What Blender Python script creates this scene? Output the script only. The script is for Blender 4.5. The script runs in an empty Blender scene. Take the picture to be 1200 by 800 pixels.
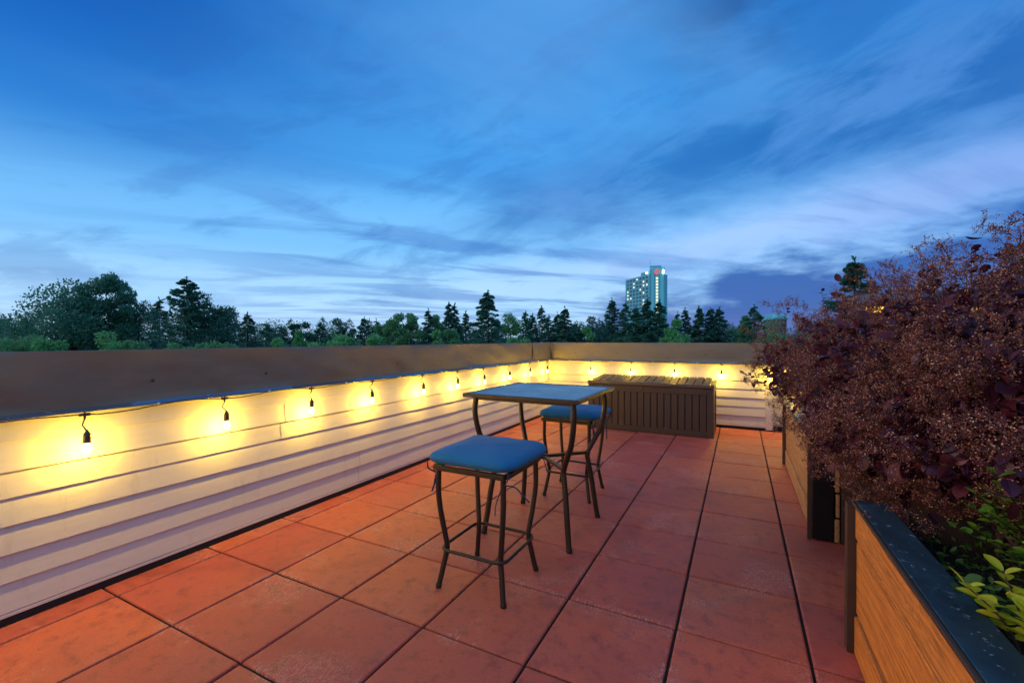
import bpy, bmesh, math, random
import numpy as np
from mathutils import Vector, Matrix
R = math.radians
scene = bpy.context.scene
col = scene.collection
rnd = random.Random(7)
NP = np.random.RandomState(11)

# ------------------------------------------------------------------ helpers
class MB:
    """collects polygons; build() links them as ONE mesh object"""
    def __init__(s): s.v = []; s.f = []; s.m = []; s.sm = []
    def add(s, vs, fs, mi=0, smooth=False):
        b = len(s.v); s.v += [tuple(v) for v in vs]
        for f in fs: s.f.append(tuple(i + b for i in f)); s.m.append(mi); s.sm.append(smooth)
    def box(s, x0, x1, y0, y1, z0, z1, mi=0):
        s.add([(x0,y0,z0),(x1,y0,z0),(x1,y1,z0),(x0,y1,z0),(x0,y0,z1),(x1,y0,z1),(x1,y1,z1),(x0,y1,z1)],
              [(0,3,2,1),(4,5,6,7),(0,1,5,4),(1,2,6,5),(2,3,7,6),(3,0,4,7)], mi)
    def cbox(s, x0, x1, y0, y1, z0, z1, c=.004, mi=0):
        """box with chamfered edges"""
        bm = bmesh.new(); bmesh.ops.create_cube(bm, size=1)
        for v in bm.verts:
            v.co = Vector(((x0+x1)/2 + v.co.x*(x1-x0), (y0+y1)/2 + v.co.y*(y1-y0), (z0+z1)/2 + v.co.z*(z1-z0)))
        bmesh.ops.bevel(bm, geom=list(bm.edges), offset=min(c, .45*min(x1-x0, y1-y0, z1-z0)), segments=2, affect='EDGES', profile=.6)
        bm.verts.index_update()
        s.add([v.co[:] for v in bm.verts], [[v.index for v in f.verts] for f in bm.faces], mi); bm.free()
    def tube(s, pts, r, n=8, mi=0, closed=False, sx=1., caps=True):
        pts = [Vector(p) for p in pts]; N = len(pts)
        rs = r if isinstance(r, (list, tuple)) else [r]*N
        tans = []
        for i in range(N):
            if closed: t = pts[(i+1) % N] - pts[i-1]
            else: t = pts[min(i+1, N-1)] - pts[max(i-1, 0)]
            tans.append(t.normalized())
        up = Vector((0,0,1)) if abs(tans[0].z) < .9 else Vector((0,1,0))
        nrm = (up - tans[0]*up.dot(tans[0])).normalized()
        vs = []
        for i in range(N):
            nrm = (nrm - tans[i]*nrm.dot(tans[i])).normalized()
            bi = tans[i].cross(nrm)
            for k in range(n):
                a = 2*math.pi*(k+.5)/n
                vs.append(pts[i] + nrm*math.cos(a)*rs[i] + bi*math.sin(a)*rs[i]*sx)
        fs = []
        for i in range(N if closed else N-1):
            j = (i+1) % N
            for k in range(n): fs.append((i*n+k, j*n+k, j*n+(k+1) % n, i*n+(k+1) % n))
        s.add(vs, fs, mi, n > 4)
        if caps and not closed:
            s.add(vs[:n], [tuple(range(n))[::-1]], mi); s.add(vs[-n:], [tuple(range(n))], mi)
    def lathe(s, c, prof, n=16, mi=0):
        vs = []; fs = []
        for (r, z) in prof:
            for k in range(n):
                a = 2*math.pi*k/n; vs.append((c[0]+r*math.cos(a), c[1]+r*math.sin(a), c[2]+z))
        for i in range(len(prof)-1):
            for k in range(n): fs.append((i*n+k, i*n+(k+1) % n, (i+1)*n+(k+1) % n, (i+1)*n+k))
        s.add(vs, fs, mi, True)
        s.add(vs[:n], [tuple(range(n))[::-1]], mi); s.add(vs[-n:], [tuple(range(n))], mi)
    def build(s, name, mats, parent=None, loc=None):
        me = bpy.data.meshes.new(name)
        me.from_pydata(s.v, [], s.f)
        for m in (mats if isinstance(mats, (list, tuple)) else [mats]): me.materials.append(m)
        me.polygons.foreach_set('material_index', s.m)
        me.polygons.foreach_set('use_smooth', s.sm)
        me.update()
        return link(name, me, parent, loc)

def link(name, data, parent=None, loc=None):
    o = bpy.data.objects.new(name, data); col.objects.link(o)
    if parent is not None: o.parent = parent
    if loc is not None: o.location = loc
    return o
def bigmesh(name, verts, faces_tri, mats, parent=None, mi=None, smooth=False, k=3, loc=None):
    """numpy arrays -> mesh object"""
    me = bpy.data.meshes.new(name)
    nv, nf = len(verts), len(faces_tri)
    me.vertices.add(nv); me.vertices.foreach_set('co', np.asarray(verts, np.float32).ravel())
    me.loops.add(nf*k); me.loops.foreach_set('vertex_index', np.asarray(faces_tri, np.int32).ravel())
    me.polygons.add(nf)
    me.polygons.foreach_set('loop_start', np.arange(0, nf*k, k, dtype=np.int32))
    me.polygons.foreach_set('loop_total', np.full(nf, k, np.int32))
    for m in (mats if isinstance(mats, (list, tuple)) else [mats]): me.materials.append(m)
    if mi is not None: me.polygons.foreach_set('material_index', np.asarray(mi, np.int32))
    me.polygons.foreach_set('use_smooth', np.full(nf, smooth))
    me.update(calc_edges=True); me.validate()
    return link(name, me, parent, loc)
def tag(o, label=None, cat=None, group=None, kind=None):
    if label: o['label'] = label
    if cat: o['category'] = cat
    if group: o['group'] = group
    if kind: o['kind'] = kind
    return o
def thing(name, label, cat, loc=(0,0,0), group=None, rz=0):
    o = link(name, None); o.location = loc; o.rotation_euler = (0,0,rz); o.empty_display_size = .1
    return tag(o, label, cat, group)
def copy_tree(o, parent=None):
    c = o.copy(); col.objects.link(c); c.parent = parent
    for ch in list(o.children): copy_tree(ch, c)
    return c

# ------------------------------------------------------------------ materials
class NT:
    def __init__(s, name):
        s.m = bpy.data.materials.new(name); s.m.use_nodes = True
        s.t = s.m.node_tree; s.b = s.t.nodes['Principled BSDF']
        s.tc = s.t.nodes.new('ShaderNodeTexCoord')
    def n(s, typ, **k):
        nd = s.t.nodes.new(typ)
        for a, v in k.items(): setattr(nd, a, v)
        return nd
    def l(s, a, b): s.t.links.new(a, b)
    def noise(s, scale, detail=4, rough=.55, vec=None, dist=0, mapscale=None, coord='Object'):
        nd = s.n('ShaderNodeTexNoise'); nd.inputs['Scale'].default_value = scale
        nd.inputs['Detail'].default_value = detail; nd.inputs['Roughness'].default_value = rough
        nd.inputs['Distortion'].default_value = dist
        src = vec or s.tc.outputs[coord]
        if mapscale:
            mp = s.n('ShaderNodeMapping'); mp.inputs['Scale'].default_value = mapscale
            s.l(src, mp.inputs['Vector']); src = mp.outputs['Vector']
        s.l(src, nd.inputs['Vector'])
        return nd.outputs['Fac']
    def ramp(s, fac, stops):
        nd = s.n('ShaderNodeValToRGB'); s.l(fac, nd.inputs['Fac'])
        e = nd.color_ramp.elements
        while len(e) < len(stops): e.new(.5)
        for i, (p, c) in enumerate(stops):
            e[i].position = p; e[i].color = (c, c, c, 1) if isinstance(c, (int, float)) else (*c, 1)
        return nd.outputs['Color']
    def mix(s, fac, a, b, typ='MIX'):
        nd = s.n('ShaderNodeMix', data_type='RGBA', blend_type=typ)
        for sock, v in ((nd.inputs['Factor'], fac), (nd.inputs['A'], a), (nd.inputs['B'], b)):
            if isinstance(v, (int, float)): sock.default_value = v if sock.name == 'Factor' else (v, v, v, 1)
            elif isinstance(v, tuple): sock.default_value = (*v, 1)
            else: s.l(v, sock)
        return nd.outputs['Result']
    def math(s, op, a, b=0., clamp=False):
        nd = s.n('ShaderNodeMath', operation=op, use_clamp=clamp)
        for i, v in enumerate((a, b)):
            if isinstance(v, (int, float)): nd.inputs[i].default_value = v
            else: s.l(v, nd.inputs[i])
        return nd.outputs[0]
    def base(s, c, rough=.5, metal=0., spec=None):
        if isinstance(c, tuple): s.b.inputs['Base Color'].default_value = (*c, 1)
        else: s.l(c, s.b.inputs['Base Color'])
        if isinstance(rough, (int, float)): s.b.inputs['Roughness'].default_value = rough
        else: s.l(rough, s.b.inputs['Roughness'])
        s.b.inputs['Metallic'].default_value = metal
        if spec is not None: s.b.inputs['Specular IOR Level'].default_value = spec
        return s
    def bump(s, h, strength=.3, dist=.01):
        nd = s.n('ShaderNodeBump'); nd.inputs['Strength'].default_value = strength; nd.inputs['Distance'].default_value = dist
        s.l(h, nd.inputs['Height']); s.l(nd.outputs['Normal'], s.b.inputs['Normal'])
        return s
M = {}
def simple(name, c, rough=.5, metal=0., var=.12, scale=30, bump=.1, bd=.002, spec=None):
    n = NT(name); f = n.noise(scale, 5)
    cc = n.mix(f, tuple(x*(1-var) for x in c), tuple(min(1, x*(1+var)) for x in c))
    n.base(cc, n.ramp(f, [(.3, max(0, rough-.06)), (.7, min(1, rough+.06))]), metal, spec); n.bump(n.noise(scale*4, 4), bump, bd)
    M[name] = n.m; return n.m

def make_materials():
    # pavers
    n = NT('red_paver')
    at = n.n('ShaderNodeAttribute', attribute_name='tint'); tint = at.outputs['Fac']
    big = n.noise(2.3, 6, .6); fine = n.noise(160, 4, .7); mid = n.noise(14, 7, .72)
    c = n.mix(tint, (.48,.088,.060), (.64,.152,.060))
    c = n.mix(n.ramp(big, [(.35, 0), (.7, 1)]), c, n.mix(.5, c, (.40,.115,.10)))
    c = n.mix(n.ramp(mid, [(.32, .9), (.50, 0)]), c, n.mix(.6, c, (.13,.026,.026)))       # dark weathering
    c = n.mix(n.ramp(fine, [(.33, .55), (.5, 0)]), c, n.mix(.7, c, (.07,.03,.03)))
    c = n.mix(n.ramp(fine, [(.6, 0), (.78, .4)]), c, (.58,.24,.18))
    # white efflorescence in a few worn patches and along some edges
    ph = n.noise(3.1, 3, .5, dist=.6); gr = n.noise(230, 3, .8); st = n.noise(46, 6, .75, mapscale=(2.2, .8, 1))
    eff = n.math('MULTIPLY', n.ramp(ph, [(.54, 0), (.66, 1)]), n.ramp(gr, [(.50, 0), (.57, 1)]))
    eff = n.math('MULTIPLY', eff, n.ramp(st, [(.45, 0), (.6, 1)]))
    ed = n.n('ShaderNodeAttribute', attribute_name='edge').outputs['Fac']
    eff2 = n.math('MULTIPLY', n.math('MULTIPLY', ed, n.ramp(st, [(.5, 0), (.56, 1)])), n.ramp(gr, [(.42, 0), (.55, 1)]))
    c = n.mix(n.math('MULTIPLY', n.math('MAXIMUM', eff, n.math('MULTIPLY', eff2, n.ramp(ph, [(.52, 0), (.62, .9)]))), .7), c, (.72,.58,.48))
    # dark old water marks
    ws = n.noise(1.1, 5, .65, dist=1.2)
    c = n.mix(n.ramp(ws, [(.52, 0), (.70, .55)]), c, n.mix(.6, c, (.15,.03,.035)))
    n.base(c, n.ramp(mid, [(.3, .5), (.7, .72)]), spec=.4)
    h = n.math('ADD', n.math('MULTIPLY', fine, .6), n.math('MULTIPLY', gr, .4))
    n.bump(h, .35, .0015); M['paver'] = n.m
    n = NT('joint_grit'); f = n.noise(120, 4, .8)
    n.base(n.ramp(f, [(.35, (.004,.004,.004)), (.58, (.012,.010,.008)), (.80, (.09,.06,.035))]), .9); n.bump(f, .8, .004); M['grit'] = n.m
    # siding
    n = NT('vinyl_siding'); g = n.noise(9, 5, .6, mapscale=(1, .25, 4)); gr = n.noise(60, 3, .6, mapscale=(1, .12, 14))
    c = n.mix(g, (.55,.53,.50), (.66,.64,.60))
    c = n.mix(n.ramp(n.noise(2.4, 6, .7, mapscale=(1, .5, 2)), [(.55, 0), (.75, .3)]), c, (.40,.37,.32))
    c = n.mix(n.ramp(n.noise(5, 7, .75, mapscale=(3, 3, .5)), [(.56, 0), (.7, .28)]), c, (.33,.29,.24))
    n.base(c, .52, spec=.3)
    n.bump(n.math('ADD', n.math('MULTIPLY', gr, .5), n.noise(1.6, 3, .5)), .35, .005); M['siding'] = n.m
    simple('vinyl_trim', (.64,.61,.56), .5, var=.05, scale=12, bump=.08)
    simple('black_membrane', (.012,.012,.013), .75, scale=60, bump=.5, bd=.003)
    # brown coping metal: oil canned sheet
    n = NT('brown_coping_metal'); oc = n.noise(1.7, 2, .5, mapscale=(1, 1, 1.6)); d = n.noise(7, 7, .7, mapscale=(1, 1, 3))
    c = n.mix(d, (.165,.145,.108), (.245,.205,.14))
    sp = n.noise(240, 2, .5); c = n.mix(n.ramp(sp, [(.74, 0), (.8, .5)]), c, (.30,.26,.22))
    n.base(c, n.ramp(d, [(.3, .38), (.7, .5)]), .2, spec=.4)
    n.bump(n.math('ADD', oc, n.math('MULTIPLY', d, .05)), .55, .05); M['coping'] = n.m
    simple('drip_edge_metal', (.42,.44,.46), .22, .9, bump=.05)
    simple('screw_metal', (.10,.07,.05), .45, .6)
    simple('black_rubber', (.02,.017,.014), .42, scale=80)
    simple('socket_plastic', (.035,.025,.018), .38, scale=80)
    simple('white_clip', (.75,.75,.72), .4)
    # bulb glass: clear envelope round a glowing filament
    n = NT('bulb_glass'); out = n.t.nodes['Material Output']
    tr = n.n('ShaderNodeBsdfTransparent'); em = n.n('ShaderNodeEmission'); em.inputs['Color'].default_value = (1, .80, .40, 1); em.inputs['Strength'].default_value = 9
    mx = n.n('ShaderNodeMixShader'); mx.inputs[0].default_value = .5; n.l(tr.outputs[0], mx.inputs[1]); n.l(em.outputs[0], mx.inputs[2]); n.l(mx.outputs[0], out.inputs['Surface']); M['bulb'] = n.m
    # furniture
    n = NT('bronze_powder_coat'); f = n.noise(70, 5, .7); w = n.noise(11, 5, .7)
    c = n.mix(f, (.034,.025,.019), (.060,.043,.031)); c = n.mix(n.ramp(w, [(.62, 0), (.72, .5)]), c, (.11,.078,.052))
    n.base(c, n.ramp(f, [(.3, .3), (.7, .48)]), .45); n.bump(f, .25, .001); M['bronze'] = n.m
    n = NT('denim_blue_canvas')
    wv = n.n('ShaderNodeTexWave', wave_type='BANDS', bands_direction='X'); wv.inputs['Scale'].default_value = 160; wv.inputs['Distortion'].default_value = 1.5
    wv2 = n.n('ShaderNodeTexWave', wave_type='BANDS', bands_direction='Y'); wv2.inputs['Scale'].default_value = 160; wv2.inputs['Distortion'].default_value = 1.5
    n.l(n.tc.outputs['Object'], wv.inputs['Vector']); n.l(n.tc.outputs['Object'], wv2.inputs['Vector'])
    fa = n.noise(330, 3, .7); fade = n.noise(9, 5, .6)
    c = n.mix(fa, (.005,.12,.25), (.014,.20,.40)); c = n.mix(n.ramp(fade, [(.4, 0), (.7, .35)]), c, (.02,.18,.35))
    n.base(c, .85, spec=.25); n.b.inputs['Sheen Weight'].default_value = .08
    n.bump(n.math('ADD', n.math('ADD', wv.outputs['Fac'], wv2.outputs['Fac']), n.math('MULTIPLY', fade, 1.5)), .35, .0012); M['denim'] = n.m
    simple('denim_piping', (.03,.10,.24), .8, scale=200, bump=.3)
    simple('denim_tie', (.015,.05,.14), .85, scale=200, bump=.3)
    n = NT('table_panel'); f = n.noise(300, 2, .6); g = n.noise(6, 5, .6)
    c = n.mix(g, (.040,.135,.19), (.065,.19,.25)); n.base(c, n.ramp(g, [(.3, .24), (.7, .38)]), spec=.7); n.bump(f, .12, .0006); M['panel'] = n.m
    # deck box resin with wood grain
    n = NT('brown_resin'); g = n.noise(34, 6, .65, mapscale=(5, 1, .35)); f = n.noise(5, 4)
    c = n.mix(g, (.045,.027,.021), (.080,.050,.038)); n.base(c, n.ramp(g, [(.3, .4), (.7, .58)]), spec=.4); n.bump(g, .5, .0015); M['resin'] = n.m
    n = NT('brown_resin_lid'); g = n.noise(34, 6, .65, mapscale=(5, .35, 1))
    c = n.mix(g, (.075,.048,.032), (.125,.08,.053)); n.base(c, n.ramp(g, [(.3, .3), (.7, .45)]), spec=.5); n.bump(g, .5, .0015); M['resin_lid'] = n.m
    # cedar planks
    for nm, a, b_, in (('cedar', (.70,.23,.035), (.86,.38,.08)), ('cedar_old', (.52,.29,.11), (.68,.41,.17))):
        n = NT(nm + '_wood'); rn = n.n('ShaderNodeAttribute', attribute_name='tint').outputs['Fac']
        off = n.n('ShaderNodeVectorMath', operation='ADD'); cmb = n.n('ShaderNodeCombineXYZ'); n.l(n.math('MULTIPLY', rn, 37.), cmb.inputs[1]); n.l(n.tc.outputs['Object'], off.inputs[0]); n.l(cmb.outputs[0], off.inputs[1])
        g = n.noise(2.2, 9, .66, vec=off.outputs[0], dist=2.2, mapscale=(3, .55, 5)); g2 = n.noise(60, 5, .7, vec=off.outputs[0], mapscale=(2, .05, 2.4))
        c = n.mix(g, a, b_); c = n.mix(n.ramp(g2, [(.4, .75), (.55, 0)]), c, tuple(x*.42 for x in a))
        c = n.mix(n.ramp(g, [(.42, 0), (.455, .6), (.48, .0), (.53, 0), (.56, .55), (.58, 0), (.62, 0), (.68, .7), (.76, .1)]), c, (.24,.085,.02))
        c = n.mix(n.math('MULTIPLY', rn, .3), c, tuple(x*.6 for x in a))
        n.base(c, .6, spec=.35); n.bump(g2, .45, .0015); M[nm] = n.m
    n = NT('wet_planter_cap'); g = n.noise(3, 7, .7, mapscale=(1, .4, 1)); sp = n.noise(30, 3, .8)
    c = n.mix(n.ramp(g, [(.35, 0), (.7, 1)]), (.012,.034,.045), (.035,.095,.125)); c = n.mix(n.ramp(sp, [(.62, 0), (.70, .8)]), c, (.25,.36,.42)); c = n.mix(n.ramp(n.noise(5, 8, .75), [(.56, 0), (.66, .5)]), c, (.14,.26,.32))
    n.base(c, n.ramp(g, [(.35, .32), (.6, .6)]), spec=.5); n.bump(g, .2, .003); M['cap'] = n.m
    simple('dark_brown_post', (.055,.032,.02), .55, scale=22, bump=.3)
    simple('black_metal', (.010,.010,.012), .38, .3, scale=40)
    simple('potting_soil', (.02,.013,.009), .95, var=.5, scale=50, bump=1, bd=.02)
    # plants
    def leaf(name, c1, c2, rough=.45, trans=.25, scale=18):
        n = NT(name); f = n.noise(scale, 3); at = n.n('ShaderNodeNewGeometry').outputs['Random Per Island']
        c = n.mix(at, c1, c2); c = n.mix(n.math('MULTIPLY', f, .4), c, tuple(x*.5 for x in c1))
        n.base(c, rough, spec=.4)
        tl = n.n('ShaderNodeBsdfTranslucent'); n.l(c, tl.inputs['Color']); mx = n.n('ShaderNodeMixShader'); mx.inputs[0].default_value = trans
        out = n.t.nodes['Material Output']; n.l(n.b.outputs[0], mx.inputs[1]); n.l(tl.outputs[0], mx.inputs[2]); n.l(mx.outputs[0], out.inputs['Surface']); M[name] = n.m
    leaf('purple_leaf', (.050,.016,.042), (.17,.028,.036), .4, .2)
    leaf('green_leaf', (.035,.11,.02), (.10,.24,.03), .4, .3)
    leaf('fresh_leaf', (.10,.32,.03), (.26,.52,.05), .35, .35)
    leaf('lime_leaf', (.50,.58,.02), (.80,.78,.05), .45, .35)
    leaf('bead_pink', (.20,.085,.05), (.66,.38,.25), .7, .0, 60)
    n = NT('flower_bead'); r_ = n.n('ShaderNodeNewGeometry').outputs['Random Per Island']
    n.base(n.ramp(r_, [(0, (.075,.016,.015)), (.5, (.17,.042,.030)), (.8, (.34,.115,.065)), (.93, (.60,.30,.16)), (1, (.90,.62,.36))]), .6); M['bead_pink'] = n.m
    leaf('fluff', (.12,.045,.03), (.22,.09,.06), .8, .0, 60)
    simple('purple_stem', (.06,.025,.02), .7); simple('bark', (.05,.038,.028), .9, var=.4, scale=3, bump=.8, bd=.05)
    leaf('tree_green', (.10,.36,.17), (.18,.52,.22), .6, .45, .3)
    leaf('tree_teal', (.055,.25,.18), (.10,.36,.23), .6, .45, .3)
    leaf('tree_dark', (.040,.19,.14), (.075,.28,.19), .6, .45, .3)
    leaf('tree_bright', (.10,.42,.15), (.18,.58,.22), .6, .3, .3)
    # tower etc
    simple('teal_facade', (.10,.50,.62), .6, var=.08, scale=.3); simple('pale_teal_facade', (.22,.86,.90), .55, var=.06, scale=.3)
    simple('dark_window', (.03,.07,.10), .15, scale=1)
    simple('grey_shingle', (.10,.11,.13), .8, var=.3, scale=8); simple('pale_clapboard', (.22,.24,.28), .6, scale=2); simple('red_enamel', (.6,.05,.05), .5)
    def em(name, c, s):
        n = NT(name); n.base(c, .5); n.b.inputs['Emission Color'].default_value = (*c, 1); n.b.inputs['Emission Strength'].default_value = s; M[name] = n.m
    em('lit_window', (1, .85, .50), .85); em('lit_window_warm', (1, .50, .05), 1.6); em('flood_light', (1, .88, .6), 5); em('sign_red', (1, .12, .09), .6); em('sign_white', (1, .75, .65), 1.0)
    n = NT('meadow'); f = n.noise(.05, 6); n.base(n.mix(f, (.02,.05,.02), (.05,.09,.03)), .95); M['meadow'] = n.m
    simple('concrete', (.22,.21,.2), .85, scale=6)
make_materials()

# ------------------------------------------------------------------ terrace floor
XW, YW, TOP = -2.79, 6.80, 1.165      # inner faces of left and far wall, top of the coping
T = .48; X0, Y0 = -.235, 1.0175
def paver_floor():
    me_v = []; me_f = []; tint = []; edge = []
    def tile(x0, x1, y0, y1):
        if x1-x0 < .02 or y1-y0 < .02: return
        nx = 6
        tv = rnd.random(); dz = [rnd.uniform(-.0012, .0012) for _ in range(4)]
        # nested rings for a worn arris: outer low, inner top
        b = len(me_v); c = .005
        rings = [(0, -.030), (0, -.006), (c*.5, -.0016), (c*1.6, 0), (.035, 0)]
        for (i, z) in rings:
            for k, (x, y) in enumerate(((x0+i, y0+i), (x1-i, y0+i), (x1-i, y1-i), (x0+i, y1-i))):
                me_v.append((x, y, z + dz[k])); tint.append(tv); edge.append(1. if i < .02 else 0.)
        for r in range(len(rings)-1):
            for k in range(4):
                a, d = b+r*4+k, b+r*4+(k+1) % 4
                me_f.append((a, d, d+4, a+4))
        r = b+(len(rings)-1)*4; me_f.append((r, r+1, r+2, r+3))
    for i in range(-7, 6):
        for j in range(-8, 14):
            gx, gy = .0056, .0054
            x0, x1 = X0+i*T+gx+rnd.uniform(-.001,.001), X0+(i+1)*T-gx+rnd.uniform(-.001,.001)
            y0, y1 = Y0+j*T+gy+rnd.uniform(-.0012,.0012), Y0+(j+1)*T-gy+rnd.uniform(-.0012,.0012)
            x0 = max(x0, XW+.010); x1 = min(x1, 1.44); y1 = min(y1, 6.9 if x0 > .3 else YW-.008)
            if x0 < .3 < .37 < x1 and y1 > YW-.01: y1 = YW-.008
            tile(x0, x1, y0, y1)
    me = bpy.data.meshes.new('terrace_floor'); me.from_pydata(me_v, [], me_f)
    for nm, d in (('tint', tint), ('edge', edge)):
        a = me.attributes.new(nm, 'FLOAT', 'POINT'); a.data.foreach_set('value', d)
    me.materials.append(M['paver']); o = link('terrace_floor', me); tag(o, kind='structure')
    b = MB(); b.box(-3.05, 1.7, -3.0, 7.2, -.30, -.013); b.box(-3.0, 1.65, -2.95, 7.15, -.014, -.012)
    b = MB(); b.box(-3.02, 1.65, -3.0, 7.15, -.35, -.010)
    tag(b.build('roof_deck_underlay', M['grit']), kind='structure')
paver_floor()
g = MB(); g.box(-3.0, 1.6, -3.0, 7.1, -12.0, -.36); tag(g.build('building_mass', M['concrete']), kind='structure')
gm = MB(); S = 3000; gm.add([(-S,-S,-12),(S,-S,-12),(S,S,-12),(-S,S,-12)], [(0,1,2,3)]); tag(gm.build('ground', M['meadow']), kind='structure')

# ------------------------------------------------------------------ parapet walls
LIPS = [.052, .178, .300, .421, .539, .652, .779, .905]
def siding_panels(root, axis, base, a0, a1, joints, lo=0, gap=.045):
    """axis 'y': wall runs along y facing +x at x=base; axis 'x': runs along x facing -y at y=base"""
    for k in range(lo, len(LIPS)-1):
        z0, z1 = LIPS[k], LIPS[k+1]
        # cross-section: (out, z). lip returns under, face leans back to the wall, tucks behind next lip
        lip = .0140 if k != 5 else .0185
        prof = [(-.004, z0+.012), (.0, z0+.001), (lip-.002, z0), (lip, z0+.003), (lip*.93, z0+.012), (.010, z0+(z1-z0)*.30), (.0065, z0+(z1-z0)*.62), (.0025, z1-.006), (0, z1+.008)]
        cuts = [a0] + [j for kk, j in joints if kk == k] + [a1]
        for q in range(len(cuts)-1):
            s0, s1 = cuts[q], cuts[q+1] + (.0015 if q < len(cuts)-2 else 0)
            off = .0032*(q % 2)
            n = max(2, int((s1-s0)/.35)); m = MB(); vs = []; fs = []
            for i in range(n+1):
                s = s0+(s1-s0)*i/n; wob = .0012*math.sin(s*2.3+k*1.7) + .0008*math.sin(s*6.1+k)
                for (o, z) in prof:
                    d = o + off + (wob if o > .004 else 0)
                    vs.append((base+d, s, z) if axis == 'y' else (s, base-d, z))
            P = len(prof)
            for i in range(n):
                for p in range(P-1):
                    f = (i*P+p, (i+1)*P+p, (i+1)*P+p+1, i*P+p+1)
                    fs.append(f if axis == 'y' else f)
            m.add(vs, fs, 0, True)
            # exposed end edge
            e = n*P if q < len(cuts)-2 else None
            o = m.build('siding_board', M['siding'], root)
            o.data.set_sharp_from_angle(angle=R(25))
def coping_segment(root, axis, base, a0, a1, name='coping'):
    """bent metal cap: inner apron with folded drip edge, sloping top, outer apron; oil canned"""
    z0, z1 = .888, TOP
    prof = [(.067, z0-.010), (.066, z0-.011), (.0375, z0+.008), (.035, z0+.014)] + [(.035, z0+.012+(z1-.004-z0-.012)*t) for t in (.15,.3,.45,.6,.75,.9)] + [(.035, z1-.004), (.032, z1), (-.12, z1-.006), (-.25, z1-.012), (-.254, z1-.02), (-.254, z0+.05)]
    n = max(4, int((a1-a0)/.05)); vs = []; fs = []; P = len(prof); ph = a0*3.1
    for i in range(n+1):
        s = a0+(a1-a0)*i/n
        for j, (o, z) in enumerate(prof):
            w = 0
            if 2 < j < 10:
                tz = (z-z0)/(z1-z0); e = math.sin(math.pi*min(1, max(0, tz)))
                w = e*(.0045*math.sin(s*3.3+ph)+.0030*math.sin(s*7.9+1+tz*3)+.0020*math.sin(s*15+tz*8))
                # creases hanging down from the lap joint
                w += -.007*math.exp(-((s-a0-.05-.10*(1-tz))/.05)**2)*(1-tz)
            elif j <= 2: w = .0016*math.sin(s*5+ph)
            d = o+w; zz = z + (.0012*math.sin(s*1.9+ph) if j < 4 else 0)
            vs.append((base+d, s, zz) if axis == 'y' else (s, base-d, zz))
    for i in range(n):
        for p in range(P-1): fs.append((i*P+p, (i+1)*P+p, (i+1)*P+p+1, i*P+p+1))
    m = MB(); m.add(vs, fs, 0, True); m.m = [1 if (q % (P-1)) < 2 else 0 for q in range(len(fs))]
    o = m.build(name, [M['coping'], M['drip_edge_metal']], root); o.data.set_sharp_from_angle(angle=R(35)); return o
def screws(parent, axis, base, pts):
    for (s, z) in pts:
        m = MB(); c = (base+.033, s, z) if axis == 'y' else (s, base-.033, z)
        vs = []; n = 10
        for (r, d) in ((.008, 0), (.0075, .003), (.005, .005), (.0001, .0055)):
            for k in range(n):
                a = 2*math.pi*k/n
                vs.append((c[0]+d+.002, c[1]+r*math.cos(a), c[2]+r*math.sin(a)) if axis == 'y' else (c[0]+r*math.cos(a), c[1]-d-.002, c[2]+r*math.sin(a)))
        m.add(vs, [(i*n+k, i*n+(k+1) % n, (i+1)*n+(k+1) % n, (i+1)*n+k) for i in range(3) for k in range(n)], 0, True)
        m.build('screw', M['screw_metal'], parent)

# left wall
wl = thing('parapet_wall', 'long white lap-siding parapet on the left under a dark brown metal cap', 'wall', (0,0,0))
b = MB(); b.box(XW-.215, XW-.006, -3.0, YW+.25, -.3, 1.14); b.build('wall_core', M['black_membrane'], wl)
b = MB(); b.box(XW-.005, XW+.006, -3.0, YW-.002, -.02, .036); b.build('base_flashing', M['black_membrane'], wl)
b = MB(); b.cbox(XW-.004, XW+.0145, -3.0, YW-.003, .034, .050, .003); b.build('starter_strip', M['vinyl_trim'], wl)
siding_panels(wl, 'y', XW, -3.0, YW-.004, [(5, 2.0), (4, 1.97), (3, 3.37), (2, 3.36), (1, 2.67), (0, 2.66), (5, 5.4), (4, 5.42), (1, 6.1), (3, 1.1-1.9), (2, -.82)])
cuts = [-3.0, -.05, 2.99, 6.04, YW-.034]
for i in range(len(cuts)-1):
    c = coping_segment(wl, 'y', XW, cuts[i], cuts[i+1]+(.02 if i < 3 else 0))
    if i % 2: c.location.x = .005; c.location.z = .002
    screws(c, 'y', XW, [(s, 1.0+rnd.uniform(-.006,.008)) for s in (-.63*3, -.65, -.05+.02, .585, 1.215, 1.845, 2.47, 3.096, 3.725, 4.347, 4.978, 5.6, 6.22) if cuts[i] < s < cuts[i+1]])
# far wall
wf = thing('parapet_wall', 'far white lap-siding parapet behind the brown deck box, ending in a white corner trim', 'wall', (0,0,0))
b = MB(); b.box(XW-.0, .385, YW+.006, YW+.215, -.3, 1.14); b.build('wall_core', M['black_membrane'], wf)
b = MB(); b.box(XW+.015, .385, YW-.006, YW+.005, -.02, .036); b.build('base_flashing', M['black_membrane'], wf)
b = MB(); b.cbox(XW+.016, .31, YW-.0145, YW+.004, .034, .050, .003); b.build('starter_strip', M['vinyl_trim'], wf)
siding_panels(wf, 'x', YW, XW+.030, .315, [(5, -.9), (4, -.92), (1, -1.4), (3, -2.0)])
b = MB(); b.cbox(XW+.0005, XW+.030, YW-.030, YW+.002, .0, .89, .003); b.build('corner_post', M['vinyl_trim'], wf)
b = MB(); b.cbox(.312, .385, YW-.028, YW+.004, .012, .90, .004); b.cbox(.3865, .398, YW-.024, YW+.21, .012, .90, .003); b.build('corner_trim', M['vinyl_trim'], wf)
cuts = [XW+.0365, -.956, 1.40]
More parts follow.
